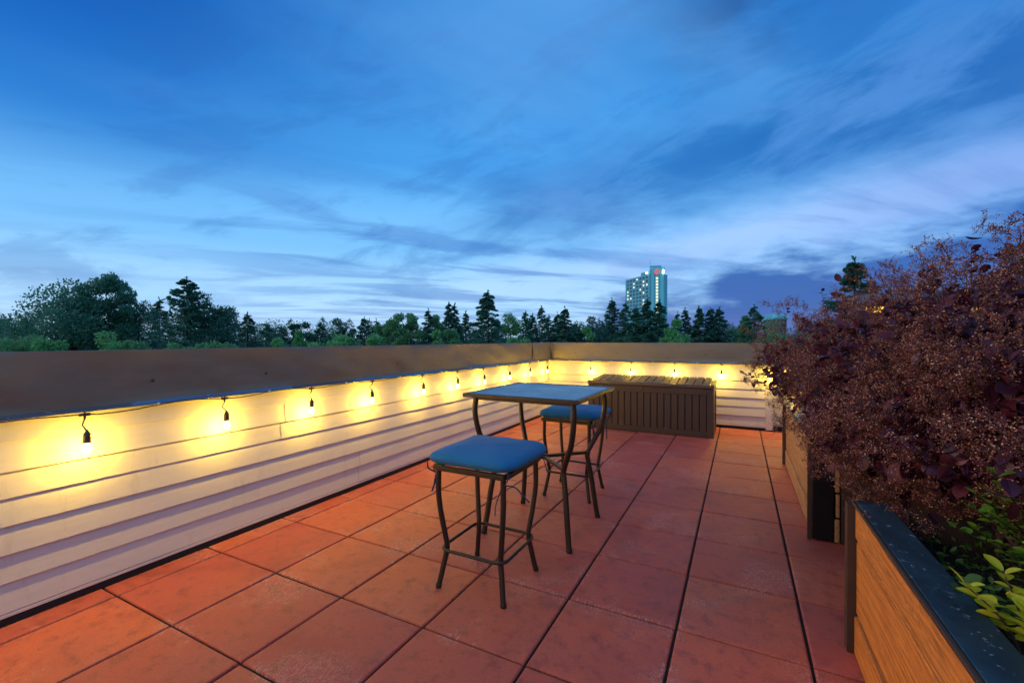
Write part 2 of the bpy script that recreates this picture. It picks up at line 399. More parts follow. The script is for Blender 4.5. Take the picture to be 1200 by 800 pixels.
for i in range(2):
    c = coping_segment(wf, 'x', YW, cuts[i], cuts[i+1]+(.02 if i == 0 else 0))
    if i: c.location.y = -.005; c.location.z = .002
    screws(c, 'x', YW, [(s, 1.0) for s in (-2.332, -1.68, -1.052, -.42, .2, .83) if cuts[i] < s < cuts[i+1]])
# recessed bit of wall beyond the corner trim, and the right hand wall behind the shrubs
wr = thing('parapet_wall', 'short recessed siding wall glowing yellow past the white corner trim, behind the shrubs', 'wall', (0,0,0))
b = MB(); b.box(.40, 1.45, YW+.130, YW+.33, -.3, 1.12); b.build('wall_core', M['black_membrane'], wr)
siding_panels(wr, 'x', YW+.12, .40, 1.449, [])
wq = thing('parapet_wall', 'right hand siding parapet hidden behind the purple shrubs', 'wall', (0,0,0))
b = MB(); b.box(1.466, 1.66, -3.0, YW+.35, -.3, 1.14); b.build('wall_core', M['black_membrane'], wq)
for k in range(7):
    b = MB(); z0, z1 = LIPS[k], LIPS[k+1]
    b.add([(1.452, -3, z0), (1.452, YW+.10, z0), (1.463, YW+.10, z1), (1.463, -3, z1), (1.465, -3, z0), (1.465, YW+.10, z0)], [(0,3,2,1), (0,1,5,4)]); b.build('siding_board', M['siding'], wq)
b = MB(); b.cbox(1.42, 1.70, -3.0, YW+.3, TOP-.275, TOP-.002, .004); b.build('coping', M['coping'], wq)

# ------------------------------------------------------------------ string lights
BULB_W = 11.5
def lamp_light(name, loc, parent, power=BULB_W):
    li = bpy.data.lights.new(name, 'POINT'); li.energy = power; li.color = (1, .60, .040); li.shadow_soft_size = .010
    return link(name, li, parent, loc)
def strand(label, axis, base, poss, ends, group='string lights under the coping', drop0=None):
    root = thing('string_light', label, 'string light', (0,0,0), group)
    P3 = lambda s, d, z: (base+d, s, z) if axis == 'y' else (s, base-d, z)
    pts = []; clips = []
    seq = [ends[0]] + list(poss) + [ends[1]]
    for i in range(len(seq)-1):
        a, b_ = seq[i], seq[i+1]; n = 12
        for k in range(n):
            t = k/n; z = .870 + (.010+.004*math.sin(i*2.1))*math.sin(math.pi*t)**2 - (.005+.004*math.sin(i*1.3))*math.sin(2*math.pi*t)
            pts.append(P3(a+(b_-a)*t, .088+.004*math.sin(3*t+i), z+rnd.uniform(-.0008,.0008)))
        clips.append((a+b_)/2+rnd.uniform(-.02,.02))
    pts.append(P3(seq[-1], .088, .872))
    m = MB(); m.tube(pts, .0030, 6); m.build('cable', M['black_rubber'], root)
    for c in clips:
        m = MB(); p = P3(c, .088, .884); m.cbox(p[0]-.004, p[0]+.004, p[1]-.004, p[1]+.004, p[2]-.006, p[2]+.006, .001); m.build('cable_clip', M['white_clip'], root)
    for s in poss:
        tilt = rnd.uniform(-.011, .011); d = .094
        m = MB(); c = P3(s, .088, .872)
        if axis == 'y': m.cbox(c[0]-.006, c[0]+.006, c[1]-.020, c[1]+.020, c[2]-.007, c[2]+.005, .002)
        else: m.cbox(c[0]-.020, c[0]+.020, c[1]-.006, c[1]+.006, c[2]-.007, c[2]+.005, .002)
        m.lathe((c[0], c[1], c[2]+.004), [(.003,0),(.004,.004),(.003,.008)], 8)
        m.tube([P3(s, .088, .868), P3(s, .088, .850), P3(s+tilt*.3, .058, .82), P3(s+tilt*.6, d, .797)], [.0055, .0034, .0030, .0036], 8)
        m.lathe(P3(s+tilt, d, .738), [(.0125,0),(.0155,.001),(.0155,.008),(.0140,.010),(.0150,.018),(.0145,.036),(.0125,.046),(.0065,.053),(.0045,.062)], 16)
        sk = m.build('socket', M['socket_plastic'], root)
        m = MB(); cb = P3(s+tilt*1.2, d, .738)
        m.lathe(cb, [(.0105, .001), (.0118,-.006), (.0150,-.018), (.0165,-.028), (.0152,-.038), (.0105,-.046), (.004,-.0497), (.0005,-.0505)], 16)
        m.build('bulb', M['bulb'], sk)
        lamp_light('bulb_glow', (cb[0], cb[1], cb[2]-.034), sk)
    return root
LY = [-2.18, -1.56, -.94, -.32, .31] + [v*2.687/2.74 for v in (.943, 1.584, 2.194, 2.791, 3.455, 4.062, 4.619, 5.292, 5.949, 6.60)]
strand('string of glowing bulbs hanging along the left siding wall', 'y', XW, LY, (-2.6, YW-.06))
strand('string of glowing bulbs along the far wall above the deck box', 'x', YW, [v*6.70/6.75 for v in (-2.078, -1.45, -.829, -.215, .36)], (XW+.06, .80))
strand('string of glowing bulbs half hidden behind the purple shrubs', 'x', YW+.12, [.62], (.45, 1.4))

# ------------------------------------------------------------------ furniture
def catmull(pts, n=6):
    out = []; P = [pts[0]] + list(pts) + [pts[-1]]
    for i in range(1, len(P)-2):
        p0, p1, p2, p3 = map(Vector, P[i-1:i+3])
        for k in range(n):
            t = k/n; out.append(.5*((2*p1)+(p2-p0)*t+(2*p0-5*p1+4*p2-p3)*t*t+(3*p1-p0-3*p2+p3)*t**3))
    out.append(Vector(P[-1])); return out
def legs(root, prof, r, foot_r):
    for sx, sy in ((-1,-1), (1,-1), (1,1), (-1,1)):
        m = MB(); pts = catmull([(sx*w, sy*w, z) for (w, z) in prof], 6)
        m.tube(pts, r, 10)
        l_ = m.build('leg', M['bronze'], root)
        f = MB(); w = prof[0][0]; f.lathe((sx*w, sy*w, 0), [(foot_r,0),(foot_r*1.05,.004),(foot_r,.02),(r,.022)], 12); f.build('foot_cap', M['black_rubber'], l_)
def table():
    t = thing('bar_table', 'square bar table with a blue-grey top and curved dark bronze legs', 'table', (-1.147, 2.685, 0))
    legs(t, [(.283,.004),(.268,.12),(.250,.28),(.232,.40),(.229,.45),(.262,.53),(.298,.61),(.318,.71),(.324,.79),(.316,.866)], .0172, .018)
    z = .888; hx, hy = .372, .392
    m = MB(); w = .026
    m.cbox(-hx, hx, -hy, -hy+w, z-.024, z, .004); m.cbox(-hx, hx, hy-w, hy, z-.024, z, .004)
    m.cbox(-hx, -hx+w, -hy+w-.001, hy-w+.001, z-.0235, z-.0005, .004); m.cbox(hx-w, hx, -hy+w-.001, hy-w+.001, z-.0235, z-.0005, .004)
    m.box(-.30, .30, -.325, -.305, z-.045, z-.0245); m.box(-.30, .30, .305, .325, z-.045, z-.0245); m.box(-.325,-.305,-.30,.30, z-.045, z-.0245); m.box(.305,.325,-.30,.30, z-.045, z-.0245)
    m.build('table_rim', M['bronze'], t)
    m = MB(); m.cbox(-hx+w+.001, hx-w-.001, -hy+w+.001, hy-w-.001, z-.012, z-.0025, .002); m.build('table_panel', M['panel'], t)
    m = MB(); s = .2265
    m.tube([(-s,-s,.452),(s,s,.452)], .013, 4, sx=1.25); m.tube([(-s,s,.4523),(s,-s,.4523)], .0126, 4, sx=1.25)
    m.lathe((0,0,.437), [(.022,0),(.024,.003),(.024,.027),(.022,.031)], 16)
    m.build('cross_stretcher', M['bronze'], t)
    return t
table()
def rrect(h, r, z, n=6):
    pts = []
    for q, (sx, sy) in enumerate(((1,1),(-1,1),(-1,-1),(1,-1))):
        for k in range(n+1):
            a = q*math.pi/2+k/n*math.pi/2; pts.append((sx*(h-r)+r*math.cos(a), sy*(h-r)+r*math.sin(a), z))
    return pts
def stool(label):
    t = thing('bar_stool', label, 'stool', (-1.135, 1.955, 0), 'matching bar stools')
    legs(t, [(.181,.004),(.163,.11),(.151,.19),(.157,.25),(.168,.33),(.177,.41),(.181,.48),(.1795,.595)], .0132, .0142)
    m = MB(); m.tube(rrect(.178, .05, .190), .0085, 8, closed=True); m.build('footrest_ring', M['bronze'], t)
    m = MB(); h = .196
    for a in (-1, 1):
        m.cbox(-h, h, a*h-.012, a*h+.012, .583, .607, .004); m.cbox(a*h-.012, a*h+.012, -h+.013, h-.013, .5835, .6065, .004)
    m.box(-h+.012, h-.012, -.014, .014, .588, .602); m.build('seat_frame', M['bronze'], t)
    return t
def cushion(label):
    t = thing('seat_cushion', label, 'cushion', (-1.135, 1.97, .600), 'blue seat cushions')
    a = .240; th = .038; vs = []; fs = []; n, mm = 96, 40
    sp = lambda v, e: math.copysign(abs(v)**e, v)
    for j in range(mm+1):
        ph = -math.pi/2+math.pi*j/mm
        for i in range(n):
            q = 2*math.pi*i/n
            x = a*sp(math.cos(q), .30)*sp(math.cos(ph), .40); y = a*sp(math.sin(q), .30)*sp(math.cos(ph), .40)
            z = th*sp(math.sin(ph), .82)
            rr = max(abs(x), abs(y))/a
            if z > 0: z += .010*(1-rr**2) + .0022*math.sin(x*31+y*9)*rr + .0015*math.sin(y*43)
            k = 1-.020*math.cos(4*q+math.pi)*0; w = 1+.010*math.sin(5*q+1)*rr
            vs.append((x*w, y*w, z+th+.002))
    for j in range(mm):
        for i in range(n): fs.append((j*n+i, j*n+(i+1) % n, (j+1)*n+(i+1) % n, (j+1)*n+i))
    m = MB(); m.add(vs, fs, 0, True); m.build('pad', M['denim'], t)
    for zz in (.040,):
        m = MB(); pts = []
        for i in range(96):
            q = 2*math.pi*i/96; w = 1+.010*math.sin(5*q+1)
            pts.append((a*1.0*sp(math.cos(q), .30)*w, a*1.0*sp(math.sin(q), .30)*w, zz)) 
        # even out the spacing of the corner points
        m.tube(pts, .0028, 6, closed=True); m.build('piping', M['denim_piping'], t)
    def tie(pts, r=.004):
        m = MB(); P = catmull(pts, 6); m.tube(P, r, 6, sx=.4); m.build('tie', M['denim_tie'], t)
    # ties at the corners: loop to the leg, then hang with a knot
    tie([(-.225,-.225,.02), (-.222,-.222,-.012), (-.20,-.195,-.035), (-.195,-.188,-.045)], .005)
    tie([(-.19,-.200,-.04), (-.197,-.203,-.07), (-.202,-.206,-.10), (-.210,-.21,-.128)], .006)
    tie([(-.195,-.200,-.045), (-.190,-.208,-.075), (-.202,-.212,-.110)], .006)
    tie([(.222,-.224,.02), (.215,-.218,-.01), (.19,-.20,-.045)], .006)
    tie([(.18,-.202,-.045), (.165,-.206,-.09), (.150,-.21,-.14), (.147,-.212,-.185)], .0045)
    tie([(.195,-.195,-.045), (.235,-.18,-.052), (.262,-.165,-.085), (.292,-.15,-.12)], .0035)
    tie([(.20,.20,.01), (.215,.21,-.04), (.232,.215,-.10)], .004)
    return t
def st_at(o, x, y, rz=0):
    o.location.x, o.location.y = x, y; o.rotation_euler.z = rz
s1 = stool('front bar stool, nearest the camera, in front of the table'); c1 = cushion('blue square cushion tied on the front stool')
s2 = copy_tree(s1); s2['label'] = 'rear bar stool standing behind the table'; st_at(s2, -1.177, 3.384)
c2 = copy_tree(c1); c2['label'] = 'blue square cushion on the rear stool, seen beyond the table top'; st_at(c2, -1.165, 3.39, R(90))
st_at(c1, -1.137, 1.972, 0)

# ------------------------------------------------------------------ deck box
def deck_box():
    x0, x1, y0, y1 = -1.86, -.278, 5.935, 6.60
    t = thing('deck_box', 'dark brown slatted storage box against the far wall', 'storage box', ((x0+x1)/2, (y0+y1)/2, 0))
    W, D = (x1-x0)/2, (y1-y0)/2; H = .61
    m = MB(); m.box(-W+.02, W-.02, -D+.0205, D-.0205, .01, H-.012); m.build('inner_shell', M['black_membrane'], t)
    m = MB()
    for sx in (-1, 1):
        for sy in (-1, 1): m.cbox(sx*W-(.075 if sx > 0 else 0), sx*W+(0 if sx > 0 else .075), sy*D-(.05 if sy > 0 else 0), sy*D+(0 if sy > 0 else .05), 0, H, .006)
    m.cbox(-W+.076, W-.076, -D+.003, -D+.03, 0.005, .075, .004); m.cbox(-W+.076, W-.076, -D+.003, -D+.03, H-.085, H-.002, .004)
    m.cbox(W-.03, W-.003, -D+.052, D-.052, .005, .075, .004); m.cbox(W-.03, W-.003, -D+.052, D-.052, H-.085, H-.002, .004)
    m.build('frame', M['resin'], t)
    n = 17; w = (2*W-.154)/n
    for i in range(n):
        m = MB(); a = -W+.077+i*w; m.cbox(a+.0065, a+w-.0065, -D+.0085, -D+.022, .0755, H-.0855, .003); m.build('front_slat', M['resin'], t)
    for i in range(6):
        w2 = (2*D-.106)/6; a = -D+.053+i*w2; m = MB(); m.cbox(W-.022, W-.0105, a+.004, a+w2-.004, .0755, H-.0855, .003); m.build('side_slat', M['resin'], t)
    lid = MB(); lid.cbox(-W-.006, W+.006, -D-.014, -D+.035, H+.002, H+.045, .007); lid.cbox(-W-.006, W+.006, D-.03, D+.004, H+.012, H+.060, .006)
    lid.box(-W+.004, W-.004, -D+.03, D-.03, H+.004, H+.034)
    for sx in (-1, 1):
        a, b_ = (-W-.006, -W+.03) if sx < 0 else (W-.03, W+.006)
        lid.add([(a,-D+.036,H+.003),(b_,-D+.036,H+.003),(b_,D-.031,H+.012),(a,D-.031,H+.012),(a,-D+.036,H+.044),(b_,-D+.036,H+.044),(b_,D-.031,H+.058),(a,D-.031,H+.058)], [(0,3,2,1),(4,5,6,7),(0,1,5,4),(1,2,6,5),(2,3,7,6),(3,0,4,7)])
    lo = lid.build('lid', M['resin_lid'], t)
    n = 15; w = (2*W-.064)/n
    for i in range(n):
        m = MB(); a = -W+.032+i*w+.005; b_ = a+w-.010; e = .004
        m.add([(a,-D+.037,H+.030),(b_,-D+.037,H+.030),(b_,D-.032,H+.04),(a,D-.032,H+.04),
               (a,-D+.037,H+.038),(a+e,-D+.037,H+.042),(b_-e,-D+.037,H+.042),(b_,-D+.037,H+.038),
               (a,D-.032,H+.052),(a+e,D-.032,H+.088),(b_-e,D-.032,H+.088),(b_,D-.032,H+.052)],
              [(0,4,5,6,7,1),(4,8,9,5),(5,9,10,6),(6,10,11,7),(0,3,8,4),(1,7,11,2),(3,2,11,10,9,8)])
        m.build('lid_slat', M['resin_lid'], lo)
    m = MB(); m.cbox(-.012-.07, .012-.07, -D-.006, -D+.004, H-.055, H-.020, .003); m.lathe((-.07,-D-.008,H-.042), [(.006,0),(.006,.006)], 10); m.build('latch', M['screw_metal'], t)
deck_box()

# ------------------------------------------------------------------ planters
def planks(root, X, y0, y1, seams, mat, name='side_board', end=None):
    for q, (z0, z1) in enumerate(zip(seams[:-1], seams[1:])):
        Xq = X+(0, .006, .002, .005)[q % 4]; m = MB(); m.cbox(Xq, X+.0265, y0, y1, z0+.0055, z1-.0055, .007)
        o = m.build(name, mat, root); a = o.data.attributes.new('tint', 'FLOAT', 'POINT'); r = rnd.random(); a.data.foreach_set('value', [r]*len(o.data.vertices))
def planter(label, y0, y1, seams, mat, endbox):
    t = thing('planter_box', label, 'planter', (.8, (y0+y1)/2, 0)); t.location = (0,0,0)
    planks(t, .398, y0+.02, y1-.048, seams, mat)
    H = seams[-1]
    m = MB(); m.cbox(.376, .424, y1-.046, y1, 0, H-.006, .003); m.build('corner_post', M['dark_brown_post'], t)
    m = MB(); m.cbox(.372 if endbox else .376, .3955, y0-.0, y0+.0185, 0, H-.004, .002); m.build('corner_strip', M['dark_brown_post'], t)
    if endbox:
        m = MB(); m.cbox(.3965, .505, y0-.006, y0+.012, .008, H-.002, .004); m.cbox(.40, .50, y0-.010, y0-.0065, H-.16, H-.155, .001); m.build('end_panel', M['black_metal'], t)
        planks(t, .5075, y0-.004, y0+.022, [0, .15, .30, .45, H-.002], M['cedar_old'], 'end_board')
    m = MB(); m.cbox(.400, .498, y0+.022, y1-.05, H+.001, H+.014, .003)
    m.cbox(.388, .3985, y0+.022, y1-.05, H+.0005, H+.0125, .003, 1); m.build('cap_board', [M['cap'], M['dark_brown_post']], t)
    m = MB(); m.box(.4252, .4262, y0+.03, y1-.06, .01, H-.002, 1); m.box(.4265, 1.38, y0+.03, y1-.06, .05, H-.09); m.build('soil', [M['potting_soil'], M['black_membrane']], t)
    m = MB(); m.box(1.385, 1.41, y0+.02, y1, 0, H); m.box(.55, 1.384, y1-.088, y1-.03, 0, H); m.box(.54, 1.384, y0+.0, y0+.026, 0, H); m.build('back_boards', M['dark_brown_post'], t)
    return t
planter('near cedar planter with orange planks and a wet dark cap at the right edge', -1.6, 2.18, [0, .156, .445, .585], M['cedar'], False)
planter('far cedar planter, weathered planks, its black end facing the camera', 3.235, 5.09, [0, .15, .30, .45, .585], M['cedar_old'], True)

# ------------------------------------------------------------------ plants
def ico_shape():
    v = np.array([(1,0,0),(-1,0,0),(0,1,0),(0,-1,0),(0,0,1),(0,0,-1)], float)
    f = np.array([(0,2,4),(2,1,4),(1,3,4),(3,0,4),(2,0,5),(1,2,5),(3,1,5),(0,3,5)])
    return v, f
def rand_rot(n, rs):
    q = rs.normal(size=(n,4)); q /= np.linalg.norm(q, axis=1)[:,None]; w,x,y,z = q.T
    return np.stack([1-2*(y*y+z*z),2*(x*y-z*w),2*(x*z+y*w),2*(x*y+z*w),1-2*(x*x+z*z),2*(y*z-x*w),2*(x*z-y*w),2*(y*z+x*w),1-2*(x*x+y*y)],1).reshape(n,3,3)
def scatter(name, shape, P, rot, scl, mats, parent, k=3):
    v, f = shape; n = len(P)
    V = np.einsum('nij,vj->nvi', rot, v)*scl[:,None,None] + P[:,None,:]
    F = f[None]+np.arange(n)[:,None,None]*len(v)
    return bigmesh(name, V.reshape(-1,3), F.reshape(-1,k), mats, parent, k=k)
def leaf_shape(wid=.42, fold=.12, seg=6, curl=.18):
    """oval leaf, root at the origin, along +x, unit long; built as quads either side of the midrib"""
    v = []; f = []
    for i in range(seg+1):
        t = i/seg; w = wid*math.sin(math.pi*min(1, t*.97+.015))**.62*(.75+.35*t)
        z = -curl*t*t
        v += [(t, -w, z+fold*w), (t, 0, z), (t, w, z+fold*w)]
    for i in range(seg):
        a = i*3
        f += [(a,a+3,a+4,a+1), (a+1,a+4,a+5,a+2)]
    return np.array(v), np.array(f)
def frames(d, rs, spread=1.):
    """rotation matrices whose x axis is d"""
    n = len(d); x = d/np.linalg.norm(d, axis=1)[:,None]
    up = np.tile([0,0,1.], (n,1))+rs.normal(size=(n,3))*spread
    y = np.cross(up, x); y /= np.linalg.norm(y, axis=1)[:,None]; z = np.cross(x, y)
    return np.stack([x,y,z], 2)
def smoke_bush(label, loc, ells, ntip, nleaf, seed, beads=110, sprigs=(), pfrac=.52):
    rs = np.random.RandomState(seed)
    root = thing('smoke_bush', label, 'shrub', loc, 'purple smoke bushes'); L = np.array(loc)
    E = np.array(ells); vol = E[:,3]*E[:,4]*E[:,5]; pr = vol**.75/np.sum(vol**.75)
    def pick(n, lo, hi):
        k = rs.choice(len(E), n, p=pr); d = rs.normal(size=(n,3)); d /= np.linalg.norm(d, axis=1)[:,None]
        r = lo+(hi-lo)*rs.random_sample(n)**.6
        lump = 1+.24*np.sin(d[:,0]*7+k)*np.sin(d[:,1]*6+2*k)+.10*np.sin(d[:,2]*11+k)
        P = E[k,:3]+d*E[k,3:6]*(r*lump)[:,None]
        return P, d, k
    # shoots: a bare stem ending in a whorl of leaves, most of them under a loose panicle
    tubes = MB(); TP, td, tk = pick(ntip, .58, 1.0)
    keep = (TP[:,2] > .40) & (TP[:,0] < 1.5); TP, td = TP[keep], td[keep]
    LP = []; LD = []; LS = []; PP = []; PD = []
    for p, dn in zip(TP, td):
        ax = dn*.75+np.array([-.15,-.2,.45])+rs.normal(size=3)*.25; ax /= np.linalg.norm(ax); ln = rs.uniform(.10,.2)
        tubes.tube([p-ax*ln*1.4-L, p-ax*ln*.6-L+rs.normal(size=3)*.008, p-L, p+ax*.05-L], [.0026,.0022,.0016,.0008], 5, caps=False)
        nl = rs.randint(6, 13); sc = rs.uniform(.75, 1.15)
        for i in range(nl):
            t = i/nl; v = rs.normal(size=3); v -= ax*v.dot(ax); v /= np.linalg.norm(v)
            LP.append(p-ax*ln*(1-t)); LD.append(v+ax*(.2+.7*t)+np.array([0,0,-.12])); LS.append(sc*rs.uniform(.040,.070)*(1.15-.45*t))
        if rs.random_sample() < pfrac:
            for i in range(rs.randint(3, 7)): PP.append(p+ax*rs.uniform(.0,.09)+rs.normal(size=3)*.045); PD.append(ax+rs.normal(size=3)*.45)
    P = np.array(PP); hd = np.array(PD); hd /= np.linalg.norm(hd, axis=1)[:,None]
    size = rs.uniform(.040, .080, len(P))
    BP = []; BS = []; FV = []
    for p, h, s in zip(P, hd, size):
        nb = int(beads*rs.uniform(.6, 1.3)*(s/.06)**2)
        nbr = 14; bd = rs.normal(size=(nbr,3))*.6+h*.55; bd /= np.linalg.norm(bd, axis=1)[:,None]
        bt = rs.uniform(.1, .9, nbr)[:,None]*h*s*1.2; bl = s*rs.uniform(.4, .9, nbr)
        kk = rs.randint(0, nbr, nb); t = rs.uniform(.35, 1.05, nb)**.8
        q = p+bt[kk]+bd[kk]*(bl[kk]*t)[:,None]+rs.normal(size=(nb,3))*s*.07
        BP.append(q); BS.append(rs.uniform(.0013, .0030, nb))
        nh = nb//4; a = p+bt[kk[:nh]]+bd[kk[:nh]]*(bl[kk[:nh]]*(t[:nh]-.3))[:,None]; b_ = q[:nh]
        side = np.cross(b_-a, rs.normal(size=(nh,3))); side /= (np.linalg.norm(side, axis=1)[:,None]+1e-9)
        FV.append(np.stack([a, a+side*.0011, b_], 1))
        for i in range(0, nbr, 3): tubes.tube([p-L, p+bt[i]-L, p+bt[i]+bd[i]*bl[i]-L], [.0011,.0009,.0005], 3, caps=False)
    BP = np.concatenate(BP)-L; BS = np.concatenate(BS); FV = np.concatenate(FV)-L
    scatter('flower_beads', ico_shape(), BP, rand_rot(len(BP), rs), BS, M['bead_pink'], root)
    bigmesh('flower_threads', FV.reshape(-1,3), np.arange(len(FV)*3).reshape(-1,3), M['fluff'], root)
    # leaves
    P, d, k = pick(nleaf, .10, .80)
    keep = (P[:,2] > .34) & (P[:,0] < 1.45); P, d = P[keep], d[keep]
    hd = d+rs.normal(size=d.shape)*.6+np.array([-.1,-.1,.15])
    sh = leaf_shape(.36, .25, 7, .15)
    if len(sprigs):
        SP = []; SD = []
        for (x,y,z,dx,dy,dz,ln) in sprigs:
            n = 9; base = np.array([x,y,z]); dr = np.array([dx,dy,dz]); dr = dr/np.linalg.norm(dr)
            tubes.tube([base+dr*ln*t-L for t in (-.8, 0, .5, 1)], [.002,.0015,.0012,.0008], 5)
            for i in range(n):
                t = i/n; SP.append(base+dr*ln*t); v = rs.normal(size=3); v -= dr*v.dot(dr); v /= np.linalg.norm(v); SD.append(v+dr*.6)
        P = np.concatenate([P, np.array(SP)]); hd = np.concatenate([hd, np.array(SD)])
        sz = np.concatenate([rs.uniform(.030,.058,len(P)-len(SP)), rs.uniform(.022,.038,len(SP))])
    else: sz = rs.uniform(.030, .058, len(P))
    P3, d3, _ = pick(110, .96, 1.08); k3 = (P3[:,2] > .5) & (P3[:,0] < 1.3); P3, d3 = P3[k3], d3[k3]
    P = np.concatenate([P, P3]); hd = np.concatenate([hd, d3+rs.normal(size=d3.shape)*.8]); sz = np.concatenate([sz, rs.uniform(.042,.068,len(P3))])
    P = np.concatenate([P, np.array(LP)]); hd = np.concatenate([hd, np.array(LD)]); sz = np.concatenate([sz, np.array(LS)])
    scatter('leaves', sh, P-L, frames(hd, rs, .6), sz, M['purple_leaf'], root, k=4)
    # woody branches reaching into the crown
    for i in range(46):
        kq = rs.choice(len(E), p=pr); tgt = E[kq,:3]+rs.normal(size=3)*E[kq,3:6]*.25
        b0 = L+np.array([rs.uniform(-.08,.08), rs.uniform(-.15,.15), 0]); mid = b0*.5+tgt*.5+np.array([0,0,.14])+rs.normal(size=3)*.04
        pts = catmull([tuple(b0-L), tuple(mid-L), tuple(tgt-L)], 5); tubes.tube(pts, [.008-.0065*j/(len(pts)-1) for j in range(len(pts))], 6, caps=False)
    tubes.build('branches', M['purple_stem'], root)
    return root
smoke_bush('far purple smoke bush billowing over the far planter', (.85, 4.1, .49),
    [(.46,4.05,1.00,.38,.50,.30), (.80,3.95,1.05,.50,.55,.42), (.75,3.45,1.02,.42,.50,.46), (.52,3.40,.88,.18,.36,.26), (.95,4.4,1.1,.35,.4,.40)],
    430, 2400, 5, 120, [(.20,4.0,1.20,-.3,-.1,1,.16), (.30,3.9,1.27,.1,0,1,.19), (.12,4.05,.92,-1,-.1,.2,.12), (.52,3.7,1.40,-.1,0,1,.17)])
smoke_bush('near purple smoke bush spilling over the near planter at the right edge', (.85, 2.1, .49),
    [(.78,2.85,1.08,.40,.45,.46), (.85,2.35,1.06,.38,.40,.44), (.46,2.75,.82,.17,.30,.25), (.58,2.38,.80,.22,.30,.28), (.66,2.05,.88,.24,.30,.22), (.74,1.75,.95,.20,.25,.22), (.88,2.1,1.12,.32,.30,.33), (1.05,2.5,1.42,.20,.22,.24), (.85,1.7,1.02,.25,.25,.27)],
    560, 3000, 9, 130, [(.75,2.6,1.44,-.1,.1,1,.10), (.80,2.35,1.46,0,0,1,.12), (1.0,2.4,1.62,-.1,0,1,.12)])

def leafy(name, label, cat, loc, stems, mat, seed, size, nleaf=10, wid=.36, group=None):
    rs = np.random.RandomState(seed); root = thing(name, label, cat, loc, group); P = []; D = []; m = MB(); L = np.array(loc)
    for (dx, dy, h) in stems:
        tip = np.array([dx, dy, h]); pts = catmull([(0,0,0), (dx*.35, dy*.35, h*.6), (dx, dy, h)], 5)
        m.tube(pts, [.004-.0028*j/(len(pts)-1) for j in range(len(pts))], 5, caps=False)
        for i in range(nleaf):
            t = .35+.65*(i+.5)/nleaf; j = min(len(pts)-2, int(t*(len(pts)-1))); p = np.array(pts[j].lerp(pts[j+1], t*(len(pts)-1)-j))
            a = i*2.4+rs.uniform(-.4,.4); P.append(p); D.append((math.cos(a), math.sin(a), .35+.6*(t > .85)+rs.uniform(-.2,.2)))
    P = np.array(P); D = np.array(D)
    m.build('stems', M['purple_stem'], root)
    scatter('leaves', leaf_shape(wid, .2, 6, .22), P, frames(D, rs, .25), rs.uniform(.55, 1.25, len(P))*size, M[mat], root, k=4)
    return root
leafy('leafy_shrub', 'bright yellow-green leafy shoot over the planter cap at the lower right', 'shrub', (.56,1.36,.49),
    [(-.10,.02,.17), (-.02,.06,.20), (.05,-.05,.22), (-.04,-.10,.19), (.06,.08,.24)], 'lime_leaf', 3, .038, 15, .34)
leafy('leafy_shrub', 'low green leafy plant at the foot of the yellow shoot', 'shrub', (.58,1.48,.49),
    [(-.10,0,.11), (-.06,.08,.10), (.05,.05,.12), (-.02,-.08,.10)], 'green_leaf', 4, .040, 9, .34)
leafy('leafy_shrub', 'green leafy plant glimpsed through the near smoke bush', 'shrub', (.78,1.80,.49),
    [(rnd.uniform(-.24,.2), rnd.uniform(-.3,.3), rnd.uniform(.12,.42)) for _ in range(40)], 'fresh_leaf', 6, .032, 16, .34)
def ground_cover():
    rs = np.random.RandomState(2); n = 2600; P = np.stack([rs.uniform(.51,1.35,n), rs.uniform(.6,2.1,n), .497+rs.random_sample(n)**2*.07], 1)
    d = rs.normal(size=(n,3)); d[:,2] = abs(d[:,2])*.7
    o = scatter('ground_cover', leaf_shape(.3, .2, 3, .1), P, frames(d, rs, .5), rs.uniform(.012,.026,n), M['green_leaf'], None, k=4); tag(o, kind='stuff'); o['label'] = 'small creeping plants on the soil of the near planter'; o['category'] = 'ground cover'
ground_cover()
leafy('leafy_shrub', 'green leafy shrub behind the near smoke bush at the right edge', 'shrub', (1.38,2.75,.3),
    [(rnd.uniform(-.3,.12), rnd.uniform(-.35,.35), rnd.uniform(.8,1.28)) for _ in range(40)], 'green_leaf', 8, .035, 22, .34)

